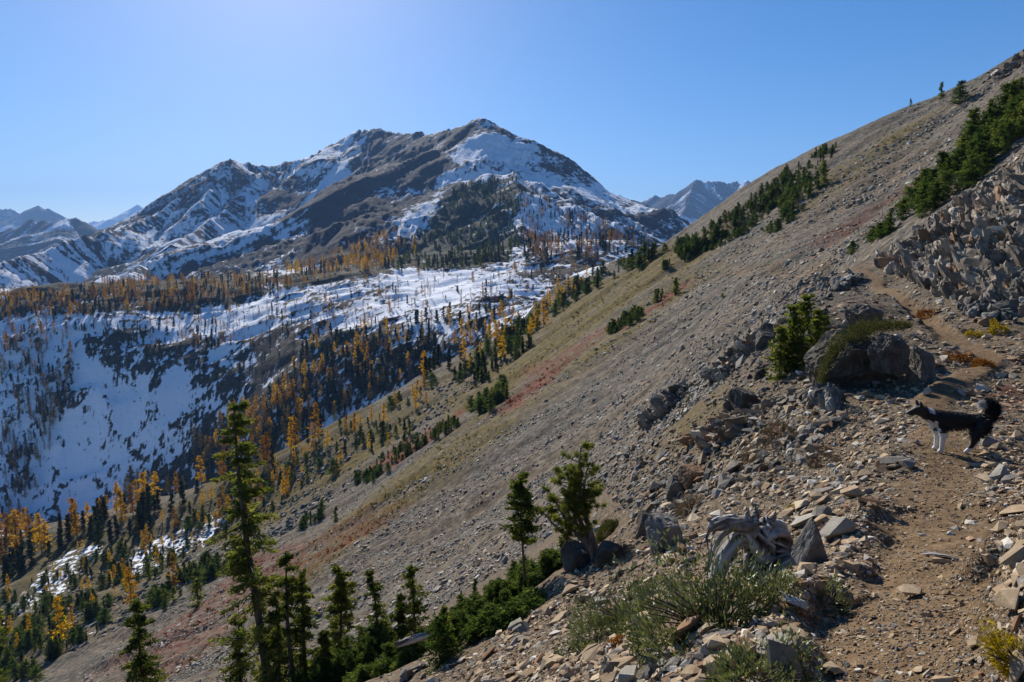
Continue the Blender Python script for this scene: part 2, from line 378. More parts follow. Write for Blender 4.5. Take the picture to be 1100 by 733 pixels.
def terrain_mat(name, kind):
    m, t, b = newmat(name, .95, .1); k = NT(t)
    pos = k.n('ShaderNodeNewGeometry').outputs['Position']
    A = k.n('ShaderNodeAttribute', attribute_name='cover'); B = k.n('ShaderNodeAttribute', attribute_name='kind_of_ground')
    sa = k.n('ShaderNodeSeparateColor'); k.l(A.outputs['Color'], sa.inputs[0]); sb = k.n('ShaderNodeSeparateColor'); k.l(B.outputs['Color'], sb.inputs[0])
    snow, olv, red = sa.outputs; trail, drk, gry = sb.outputs
    sc = {'near': (1.4, 9, 30), 'slope': (.05, .9, 2.4), 'valley': (.02, .2, .6), 'mount': (.006, .05, .2)}[kind]
    n0 = k.noise(pos, sc[0], 6); n1 = k.noise(pos, sc[1], 6, .7); v2 = k.n('ShaderNodeSeparateColor'); k.l(k.vor(pos, sc[2]), v2.inputs[0]); vv = v2.outputs[0]
    tan = k.ramp(n1, [(.28, (.046, .033, .022)), (.5, (.125, .092, .060)), (.72, (.24, .19, .13))])
    grey = k.ramp(n1, [(.28, (.044, .038, .032)), (.5, (.110, .097, .080)), (.74, (.225, .20, .168))])
    rockm = k.ramp(n1, [(.3, (.010, .010, .013)), (.55, (.023, .022, .026)), (.75, (.050, .047, .050))])
    base = rockm if kind == 'mount' else k.mix(gry, tan, grey)
    if kind == 'valley': base = k.ramp(n1, [(.3, (.022, .019, .016)), (.55, (.058, .048, .036)), (.75, (.115, .096, .074))])
    val = k.math('ADD', k.math('MULTIPLY', vv, .75), .62)
    base = k.hsv(base, val)
    dirt = k.ramp(n1, [(.3, (.085, .053, .027)), (.55, (.168, .108, .056)), (.8, (.28, .205, .125))])
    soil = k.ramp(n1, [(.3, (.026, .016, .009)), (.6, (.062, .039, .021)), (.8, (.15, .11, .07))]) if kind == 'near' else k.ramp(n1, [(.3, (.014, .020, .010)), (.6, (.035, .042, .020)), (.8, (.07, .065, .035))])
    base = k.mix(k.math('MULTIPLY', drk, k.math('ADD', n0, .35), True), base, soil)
    nfe = k.noise(pos, {'near': 3, 'slope': .45, 'valley': .2, 'mount': .1}[kind], 8, .78)
    ol = k.ramp(n1, [(.3, (.036, .030, .008)), (.55, (.120, .085, .018)), (.75, (.21, .145, .040))])
    rd = k.ramp(n1, [(.3, (.065, .016, .008)), (.55, (.150, .045, .024)), (.75, (.21, .09, .05))])
    base = k.mix(k.math('MULTIPLY', olv, k.math('ADD', k.math('ADD', n0, k.math('MULTIPLY', nfe, 3.2)), -0.9), True), base, ol)
    base = k.mix(k.math('MULTIPLY', red, k.math('ADD', k.math('ADD', n0, k.math('MULTIPLY', nfe, 3.2)), -1.0), True), base, rd)
    base = k.mix(k.math('MULTIPLY', trail, .85), base, dirt)
    nf = k.noise(pos, {'near': 4, 'slope': .8, 'valley': .28, 'mount': .10}[kind], 8, .72)
    if kind == 'mount':
        fl = k.n('ShaderNodeAttribute', attribute_name='flow').outputs['Vector']
        mp = k.n('ShaderNodeMapping'); mp.inputs['Scale'].default_value = (.075, .0065, 1); k.l(fl, mp.inputs[0]); st1 = k.noise(mp.outputs[0], 1.0, 7, .68)
        nf = k.math('ADD', k.math('MULTIPLY', nf, .45), k.math('MULTIPLY', k.math('ADD', k.math('MULTIPLY', k.math('ADD', st1, -.5), 1.5), .5), .55))
        base = k.hsv(base, k.math('ADD', k.math('MULTIPLY', st1, 1.6), .2))
    sf = k.math('ADD', k.math('MULTIPLY', k.math('ADD', k.math('ADD', snow, k.math('MULTIPLY', nf, 3.6 if kind == 'mount' else 2.4)), -2.3 if kind == 'mount' else -1.7), 4.5), .5, True)
    sf = k.math('MULTIPLY', sf, k.math('GREATER_THAN', snow, .02))
    base = k.mix(sf, base, (.76, .79, .85))
    k.l(base, b.inputs['Base Color'])
    bp = k.n('ShaderNodeBump'); bp.inputs['Strength'].default_value = .9 if kind in ('mount', 'valley') else .6; bp.inputs['Distance'].default_value = {'near': .03, 'slope': .35, 'valley': .8, 'mount': 4.0}[kind]
    hgt = k.math('ADD', k.math('ADD', n1, k.math('MULTIPLY', nf, .5)), k.math('MULTIPLY', vv, .35)); k.l(hgt, bp.inputs['Height']); k.l(bp.outputs[0], b.inputs['Normal'])
    return m
def grid_mesh(name, X, Y, Z, sel, mat, attrs, smooth=True):
    """the faces of a grid chosen by sel (rows-1 x cols-1) as one sheet"""
    nr, nc = X.shape; idx = np.arange(nr * nc).reshape(nr, nc)
    q = np.stack([idx[:-1, :-1], idx[:-1, 1:], idx[1:, 1:], idx[1:, :-1]], -1)[sel]
    used, inv = np.unique(q, return_inverse=True); q = inv.reshape(-1, 4).astype(np.int32)
    co = np.stack([X.ravel()[used], Y.ravel()[used], Z.ravel()[used]], -1)
    me = mesh_np(name, co, q, smooth)
    for an, arr in attrs.items():
        at = me.attributes.new(an, 'FLOAT_COLOR', 'POINT')
        c = np.ones((len(used), 4), np.float32)
        for i, a in enumerate(arr): c[:, i] = a.ravel()[used]
        at.data.foreach_set('color', c.ravel())
    me.materials.append(mat)
    o = bpy.data.objects.new(name, me); COL.objects.link(o); o['kind'] = 'structure'
    return o
def mesh_np(name, co, q, smooth=False, matidx=None):
    me = bpy.data.meshes.new(name); q = np.asarray(q, np.int32); kf = q.shape[1]
    me.vertices.add(len(co)); me.vertices.foreach_set('co', np.asarray(co, np.float32).ravel())
    me.loops.add(q.size); me.loops.foreach_set('vertex_index', q.ravel())
    me.polygons.add(len(q)); me.polygons.foreach_set('loop_start', np.arange(0, q.size, kf, dtype=np.int32)); me.polygons.foreach_set('loop_total', np.full(len(q), kf, np.int32))
    me.polygons.foreach_set('use_smooth', np.full(len(q), smooth))
    if matidx is not None: me.polygons.foreach_set('material_index', np.asarray(matidx, np.int32))
    me.update(); return me
M_near = terrain_mat('rocky_ground', 'near'); M_slope = terrain_mat('scree_slope', 'slope'); M_val = terrain_mat('snowy_valley', 'valley'); M_mnt = terrain_mat('mountain_rock_snow', 'mount')
def fc(A): return .25 * (A[:-1, :-1] + A[1:, :-1] + A[:-1, 1:] + A[1:, 1:])
fY = fc(YG); fM = fc(MT) > .5; fT = fc(TMASK) > .5
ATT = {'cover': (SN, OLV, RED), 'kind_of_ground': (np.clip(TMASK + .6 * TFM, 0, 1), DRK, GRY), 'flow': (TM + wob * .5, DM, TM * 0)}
isv = (fY > 300) & ~fM
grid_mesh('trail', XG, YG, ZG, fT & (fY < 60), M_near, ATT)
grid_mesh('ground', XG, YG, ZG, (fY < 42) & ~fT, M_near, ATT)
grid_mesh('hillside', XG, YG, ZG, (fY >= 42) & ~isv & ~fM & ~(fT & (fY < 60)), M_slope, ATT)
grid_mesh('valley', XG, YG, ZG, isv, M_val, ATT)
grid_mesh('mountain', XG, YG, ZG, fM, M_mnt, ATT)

# ------------------------------------------------------------------ far ranges
def far_range(name, lines, ya, yb, nr, u0, u1, nc, floor, noise_l, snow_lv, seed):
    uu = np.linspace(u0, u1, nc); ll = np.linspace(math.log(ya), math.log(yb), nr); U, L = np.meshgrid(uu, ll); Y = np.exp(L); X = U * Y
    best = np.full(X.shape, -1e9); T = np.zeros(X.shape); D = np.zeros(X.shape); off = 0
    for P, s in lines:
        P = np.array([pt(*p) for p in P])
        for a, b in zip(P[:-1], P[1:]):
            dx, dy = b[0] - a[0], b[1] - a[1]; l2 = dx * dx + dy * dy
            t = np.clip(((X - a[0]) * dx + (Y - a[1]) * dy) / l2, 0, 1); d = np.hypot(X - a[0] - t * dx, Y - a[1] - t * dy)
            z = a[2] + t * (b[2] - a[2]) - s * d; m = z > best
            best = np.where(m, z, best); T = np.where(m, off + t * math.sqrt(l2), T); D = np.where(m, d, D); off += math.sqrt(l2)
        off += 3000
    n = noise_l; wob = n * .25 * vn(X / n, Y / n, seed)
    ga = 1 - 2 * np.abs(vn((T + wob) / (n * .9), D / (n * 5), seed + 1)); gb = 1 - 2 * np.abs(vn((T + wob) / (n * .33), D / (n * 2), seed + 2))
    rel = np.minimum(D, n * 2) * (.22 * ga + .12 * gb) + .10 * n * fbm(X / n * 2, Y / n * 2, 4, seed + 3) * sstep(0, n * .5, D) + .20 * n * fbm(T / n * 2.5, T * 0, 5, seed + 5, .62) * np.exp(-D / (n * .45))
    Z = np.maximum(best + rel, floor)
    sn = snow_lv + .35 * fbm(X / n * 3, Y / n * 3, 4, seed + 7) - .25 * gb
    sn = np.clip((sn - .5) * 1.6 + .5, 0, 1); z0 = np.zeros_like(sn)
    return grid_mesh(name, X, Y, Z, np.ones((nr - 1, nc - 1), bool), M_far, {'cover': (sn, z0, z0), 'kind_of_ground': (z0, z0, z0), 'flow': (T + wob * .3, D, z0)})
M_far = terrain_mat('far_rock_snow', 'mount')
far_range('distant_mountain', [([(600,230,5600),(645,212,5300),(665,211,5200),(682,221,5000),(700,213,4900),(735,204,4700),(741,196,4650),(748,191,4600),(758,193,4600),(770,194,4600),(785,199,4550),(800,195,4500),(815,199,4450),(830,193,4400),(880,184,4200),(950,200,4000)], .75),
   ([(748,191,4600),(735,225,4000),(715,245,3600)], .8), ([(800,199,4500),(790,225,3900)], .8), ([(682,221,5000),(690,250,4300)], .8)], 2900, 6500, 260, .05, .75, 330, -300, 240, .41, 500)
far_range('distant_ridge', [([(-120,262,3600),(-40,255,3500),(0,249,3400),(25,242,3350),(50,237,3300),(72,233,3250),(90,236,3250),(105,243,3300),(122,252,3400),(160,275,3500)], .6), ([(72,233,3250),(60,262,2900)], .6)], 2650, 4600, 160, -1.05, -.4, 300, -300, 200, .44, 520)
far_range('distant_jagged_peaks', [([(-120,215,6900),(-30,228,6700),(0,221,6500),(12,227,6450),(20,231,6450),(32,224,6350),(40,220,6350),(52,226,6350),(64,234,6300),(85,243,6200),(120,252,6000)], .8)], 5500, 7900, 140, -1.05, -.45, 300, -400, 400, .38, 540)
far_range('distant_snow_peak', [([(60,246,10200),(88,238,10000),(100,242,9900),(120,238,9800),(135,231,9750),(148,222,9700),(158,228,9700),(175,240,9700),(220,250,9700)], .5)], 8900, 11000, 110, -.85, -.35, 260, -500, 600, .80, 560)
print('terrain done')
# ------------------------------------------------------------------ object helpers
rng = np.random.default_rng(11)
def tag(o, label, cat, group=None, kind=None):
    if label: o['label'] = label
    if cat: o['category'] = cat
    if group: o['group'] = group
    if kind: o['kind'] = kind
    return o
def thing(name, label, cat, loc=(0, 0, 0), group=None):
    o = bpy.data.objects.new(name, None); COL.objects.link(o); o.location = loc; o.empty_display_size = .1
    return tag(o, label, cat, group)
def link(name, me, parent=None, loc=(0, 0, 0)):
    o = bpy.data.objects.new(name, me); COL.objects.link(o); o.location = loc
    if parent: o.parent = parent
    return o
def set_tint(me, t):
    a = me.attributes.new('tint', 'FLOAT', 'POINT'); a.data.foreach_set('value', np.asarray(t, np.float32))

# ------------------------------------------------------------------ foliage and bark
def leaf_mat(name, els, trans=.35, var=.35, rough=.6, gloss=.0):
    m = bpy.data.materials.new(name); m.use_nodes = True; t = m.node_tree; t.nodes.clear(); k = NT(t)
    at = k.n('ShaderNodeAttribute', attribute_name='tint').outputs['Fac']; oi = k.n('ShaderNodeObjectInfo').outputs['Random']
    f = k.math('ADD', k.math('MULTIPLY', at, 1 - var), k.math('MULTIPLY', oi, var)); c = k.ramp(f, els)
    d = k.n('ShaderNodeBsdfDiffuse'); k.l(c, d.inputs[0]); tr = k.n('ShaderNodeBsdfTranslucent')
    hs = k.n('ShaderNodeHueSaturation'); hs.inputs['Saturation'].default_value = 1.15; hs.inputs['Value'].default_value = 1.25; k.l(c, hs.inputs['Color']); k.l(hs.outputs[0], tr.inputs[0])
    mx = k.n('ShaderNodeMixShader'); mx.inputs[0].default_value = trans; k.l(d.outputs[0], mx.inputs[1]); k.l(tr.outputs[0], mx.inputs[2]); out = mx
    if gloss:
        g = k.n('ShaderNodeBsdfGlossy'); g.inputs['Roughness'].default_value = .5; g.inputs[0].default_value = (.9, .95, .8, 1); m2 = k.n('ShaderNodeMixShader'); m2.inputs[0].default_value = gloss
        k.l(mx.outputs[0], m2.inputs[1]); k.l(g.outputs[0], m2.inputs[2]); out = m2
    o = k.n('ShaderNodeOutputMaterial'); k.l(out.outputs[0], o.inputs[0]); return m
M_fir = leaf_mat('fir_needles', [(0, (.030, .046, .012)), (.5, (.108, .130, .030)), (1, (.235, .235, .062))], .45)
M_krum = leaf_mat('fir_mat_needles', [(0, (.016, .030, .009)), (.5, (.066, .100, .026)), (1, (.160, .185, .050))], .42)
M_dfir = leaf_mat('dark_fir_needles', [(0, (.012, .020, .012)), (.5, (.030, .042, .018)), (1, (.070, .078, .026))], .3)  # deeper green needles, the own colour of the dark firs
M_gold = leaf_mat('golden_larch_needles', [(0, (.27, .135, .018)), (.5, (.52, .30, .034)), (1, (.68, .47, .08))], .45, .55)
M_rust = leaf_mat('rust_larch_needles', [(0, (.17, .085, .028)), (.5, (.32, .165, .040)), (1, (.46, .27, .06))], .42, .55)
M_bare = leaf_mat('bare_larch_twigs', [(0, (.090, .062, .054)), (.5, (.170, .115, .092)), (1, (.27, .17, .10))], .3, .6)
M_will = leaf_mat('willow_leaves', [(0, (.045, .060, .018)), (.5, (.105, .122, .040)), (1, (.21, .21, .085))], .34, .1, gloss=.05)
M_heath = leaf_mat('dry_heath', [(0, (.050, .036, .024)), (.5, (.115, .085, .052)), (1, (.20, .16, .10))], .2, .3)
M_juni = leaf_mat('juniper_scale_leaves', [(0, (.040, .045, .012)), (.5, (.075, .078, .022)), (1, (.12, .115, .040))], .25, .2)
M_rusts = leaf_mat('rusty_shrub_leaves', [(0, (.10, .035, .012)), (.5, (.20, .085, .026)), (1, (.34, .18, .05))], .35, .4)
M_tuft = leaf_mat('ochre_grass', [(0, (.035, .040, .012)), (.5, (.120, .098, .032)), (1, (.24, .18, .07))], .3, .1)
M_redh = leaf_mat('red_heath_leaves', [(0, (.060, .018, .010)), (.5, (.160, .048, .024)), (1, (.26, .11, .05))], .3, .1)
M_yell = leaf_mat('yellow_shrub_leaves', [(0, (.16, .11, .015)), (.5, (.34, .25, .03)), (1, (.5, .4, .06))], .35, .4)
def bark_mat(name, c0, c1, c2, sc=14):
    m, t, b = newmat(name, .9, .15); k = NT(t); tc = k.n('ShaderNodeTexCoord').outputs['Object']; mp = k.n('ShaderNodeMapping'); mp.inputs['Scale'].default_value = (1, 1, .18); k.l(tc, mp.inputs[0])
    n = k.noise(mp.outputs[0], sc, 5, .7); k.l(k.ramp(n, [(.3, c0), (.5, c1), (.72, c2)]), b.inputs['Base Color'])
    bp = k.n('ShaderNodeBump'); bp.inputs['Strength'].default_value = .6; bp.inputs['Distance'].default_value = .02; k.l(n, bp.inputs['Height']); k.l(bp.outputs[0], b.inputs['Normal']); return m
M_bark = bark_mat('fir_bark', (.035, .028, .022), (.090, .075, .060), (.19, .165, .14))
M_barkd = bark_mat('larch_bark', (.028, .020, .016), (.065, .048, .038), (.12, .09, .07))
M_wood0 = bark_mat('weathered_wood', (.040, .030, .022), (.17, .145, .12), (.40, .37, .33), 9)

M_wood, t_, b_ = newmat('weathered_grain_wood', .8, .2); k_w = NT(t_)
g_ = k_w.math('ADD', k_w.math('MULTIPLY', k_w.n('ShaderNodeAttribute', attribute_name='tint').outputs['Fac'], .75), k_w.math('MULTIPLY', k_w.noise(k_w.n('ShaderNodeTexCoord').outputs['Object'], 26, 5, .7), .3))
k_w.l(k_w.ramp(g_, [(.18, (.020, .014, .010)), (.38, (.105, .085, .068)), (.58, (.26, .235, .205)), (.85, (.52, .49, .45))]), b_.inputs['Base Color'])
bw = k_w.n('ShaderNodeBump'); bw.inputs['Strength'].default_value = .7; bw.inputs['Distance'].default_value = .012; k_w.l(g_, bw.inputs['Height']); k_w.l(bw.outputs[0], b_.inputs['Normal'])

def tris(P, D, L, W, rg):
    """a narrow leaf-like triangle at each point P along direction D"""
    n = len(P); r = rg.normal(size=(n, 3)); s = np.cross(D, r); s /= np.linalg.norm(s, axis=1, keepdims=True) + 1e-9
    D = D / (np.linalg.norm(D, axis=1, keepdims=True) + 1e-9)
    L = np.broadcast_to(L, (n,))[:, None]; W = np.broadcast_to(W, (n,))[:, None]
    a = P - D * L * .3 + s * W * .5; b = P - D * L * .3 - s * W * .5; c = P + D * L * .7
    co = np.stack([a, b, c], 1).reshape(-1, 3); return co, np.arange(3 * n).reshape(-1, 3)
def tube_np(pts, rad, seg=8, cap=True):
    pts = np.asarray(pts, float); n = len(pts); t = np.gradient(pts, axis=0); t /= np.linalg.norm(t, axis=1, keepdims=True) + 1e-9
    ref = np.array([.3, 1, .1]); ref2 = np.array([1, .2, 0.1]); rr = np.where(np.abs(t @ ref)[:, None] > .95, ref2, ref)
    a = np.cross(t, rr); a /= np.linalg.norm(a, axis=1, keepdims=True); b = np.cross(t, a); ang = np.arange(seg) * 2 * PI / seg
    rad = np.asarray(rad, float); rad = rad[:, None] if rad.ndim == 1 else rad
    co = pts[:, None, :] + (a[:, None, :] * np.cos(ang)[None, :, None] + b[:, None, :] * np.sin(ang)[None, :, None]) * rad[:, :, None]
    idx = np.arange(n * seg).reshape(n, seg); q = np.stack([idx[:-1], np.roll(idx[:-1], -1, 1), np.roll(idx[1:], -1, 1), idx[1:]], -1).reshape(-1, 4)
    return co.reshape(-1, 3), q
def join(parts):
    co = []; f = []; o = 0
    for c, q in parts:
        q = np.asarray(q)
        if q.shape[1] == 4: q = np.concatenate([q[:, [0, 1, 2]], q[:, [0, 2, 3]]])
        co.append(c); f.append(q + o); o += len(c)
    return np.concatenate(co), np.concatenate(f)
def conifer(h, r, seed, whorls=40, per=6, pts=9, k=4, size=.16, wid=.045, shape=.8, droop=.25, base=.08, lean=0.0, irregular=.35, tip=.12, lat=.35, limbs=True, trunk_r=None):
    """returns trunk mesh data and crown mesh data (points, faces, tint)"""
    rg = np.random.default_rng(seed); tr = trunk_r or h * .014 + .01
    nz = 14; tz = np.linspace(0, 1, nz); bend = lean * tz ** 1.5 * h
    wx = .010 * h * np.sin(tz * 5 + seed); px = bend + wx; py = .010 * h * np.cos(tz * 4 + seed) - .01 * h
    tp = np.stack([px, py, tz * h], 1); trad = tr * (1 - tz) ** .75 + tr * .06; trad[0] *= 1.35; tp[0, 2] = -.12 * h * .3
    parts = [tube_np(tp, trad, 8)]
    P = []; D = []; T = []; Lm = []
    sect = 1 + irregular * 0.8 * np.sin(np.arange(40) * 2.4 + rg.uniform(0, 6, 40))
    for wi in range(whorls):
        t = base + (1 - base) * max(0, (wi + rg.uniform(-.3, .3)) / whorls) ** .92; t = min(max(t, base * .8), .995)
        cx = np.interp(t, tz, px); cy = np.interp(t, tz, py)
        for b in range(per):
            if rg.random() < irregular * .45: continue
            ph = rg.uniform(0, 2 * PI); sec = sect[int(ph / (2 * PI) * 12) + int(t * 3) * 7 % 20]
            env = (tip + (1 - tip) * (1 - t) ** shape) * min(1, .55 + (t - base) * 4)
            L = r * env * rg.uniform(.55, 1.1) * (1 + .5 * (sec - 1)); dr = droop * rg.uniform(.5, 1.4) * (1 - t * .9)
            s = np.linspace(.12, 1, pts); o = np.array([math.cos(ph), math.sin(ph), 0.]); sd = np.array([-o[1], o[0], 0.])
            c = np.array([cx, cy, t * h]) + np.outer(s * L, o); c[:, 2] += -dr * s * L + .55 * dr * s ** 2 * L + (.35 * L * s if t > .92 else 0)
            if limbs and L > .18 * r: 
                ii = [0, pts // 2, pts - 1]; parts.append(tube_np(np.vstack([[cx, cy, t * h], c[ii]]), np.array([1, .75, .5, .2]) * tr * .22 * (.4 + L / r), 4))
            q = np.repeat(c, k, 0); ss = np.repeat(s, k); n = len(q); a = rg.uniform(-1, 1, n)
            q = q + np.outer(a * lat * L * (1.05 - .75 * ss), sd) + rg.normal(size=(n, 3)) * .25 * size; q[:, 2] -= np.abs(a) * .12 * L * .4
            d = np.outer(np.full(n, .8), o) + np.outer(a * .9, sd) + rg.normal(size=(n, 3)) * .42; d[:, 2] += rg.normal(.05, .3, n)
            P.append(q); D.append(d); T.append(np.full(n, np.clip(rg.normal(.45, .22), 0, 1)) + rg.normal(0, .12, n)); Lm.append(rg.uniform(.6, 1.2, n) * size)
    P = np.concatenate(P); D = np.concatenate(D); T = np.clip((np.concatenate(T) - .45) * 1.5 + .45, 0, 1); Lm = np.concatenate(Lm)
    co, f = tris(P, D, Lm, wid * rg.uniform(.7, 1.3, len(P)), rg)
    return join(parts), (co, f, np.repeat(T, 3))
def tree_meshes(nm, mat, bark, **k):
    (tc, tf), (cc, cf, ct) = conifer(**k)
    a = mesh_np(nm + '_trunk', tc, tf, True); a.materials.append(bark); b = mesh_np(nm + '_crown', cc, cf); b.materials.append(mat); set_tint(b, ct); return a, b
def add_tree(name, pair, label, cat, x, y, sc=1.0, rot=None, group=None, z=None, parts=True, sx=None):
    o = thing(name, label, cat, (x, y, gz(x, y) if z is None else z), group); rot = rng.uniform(0, 2 * PI) if rot is None else rot
    o.rotation_euler = (rng.normal(0, .035), rng.normal(0, .035), rot); o.scale = (sc if sx is None else sx, sc if sx is None else sx, sc)
    link('trunk', pair[0], o); link('crown', pair[1], o); return o

# ------------------------------------------------------------------ trees by the score
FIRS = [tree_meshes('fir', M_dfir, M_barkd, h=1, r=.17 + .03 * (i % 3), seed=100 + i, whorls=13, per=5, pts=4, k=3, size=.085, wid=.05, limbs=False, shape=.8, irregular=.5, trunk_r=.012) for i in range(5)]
FIRG = [tree_meshes('fir', M_fir, M_barkd, h=1, r=.24 + .05 * (i % 3), seed=130 + i, whorls=13, per=6, pts=4, k=4, size=.085, wid=.045, limbs=False, shape=.65, irregular=.5, base=.02, trunk_r=.012) for i in range(5)]
KRUM = [tree_meshes('krummholz', M_krum, M_barkd, h=1, r=.46 + .14 * (i % 3), seed=160 + i, whorls=13, per=8, pts=6, k=4, size=.10, wid=.038, limbs=False, shape=.6, irregular=.7, base=.02, droop=.05, trunk_r=.012) for i in range(4)]
LARG = [tree_meshes('larch', M_gold, M_barkd, h=1, r=.20 + .03 * (i % 3), seed=200 + i, whorls=15, per=5, pts=5, k=3, size=.062, wid=.026, limbs=False, shape=.8, irregular=.85, base=.14, droop=.12, trunk_r=.010) for i in range(5)]
LARR = [(a, b.copy()) for a, b in LARG]
for a, b in LARR: b.materials[0] = M_rust
LARB = [tree_meshes('larch', M_bare, M_barkd, h=1, r=.16 + .03 * (i % 2), seed=230 + i, whorls=15, per=5, pts=4, k=2, size=.085, wid=.012, limbs=False, shape=.7, irregular=.7, base=.15, droop=.05, trunk_r=.008) for i in range(4)]
KINDS = {'fird': FIRS, 'firg': FIRG, 'krum': KRUM, 'gold': LARG, 'rust': LARR, 'bare': LARB}
RECS = {'larch': [], 'fir': []}
def scatter(poly, n, seed, hmin, hmax, kinds, fam, label, group, mind=0):
    rg = np.random.default_rng(seed); P = np.array(poly, float); x0, y0 = P.min(0); x1, y1 = P.max(0); got = 0
    for _ in range(30):
        m = max(60, n * 3); qx = rg.uniform(x0, x1, m); qy = rg.uniform(y0, y1, m)
        # clumping: keep more where a soft noise is high
        keep = inpoly(qx, qy, poly) & (rg.random(m) < .35 + .65 * sstep(-.25, .25, fbm(qx / 28, qy / 16, 2, seed)))
        qx, qy = qx[keep], qy[keep]
        if not len(qx): continue
        X, Y = hits(qx, qy)
        for a, b in zip(X, Y):
            if b != b or got >= n: continue
            h = hmin + (hmax - hmin) * rg.random() ** 1.4; RECS[fam].append((h * FOC / b, a, b, h, kinds[int(rg.random() * len(kinds))], label, group, int(rg.integers(99)))); got += 1
        if got >= n: break
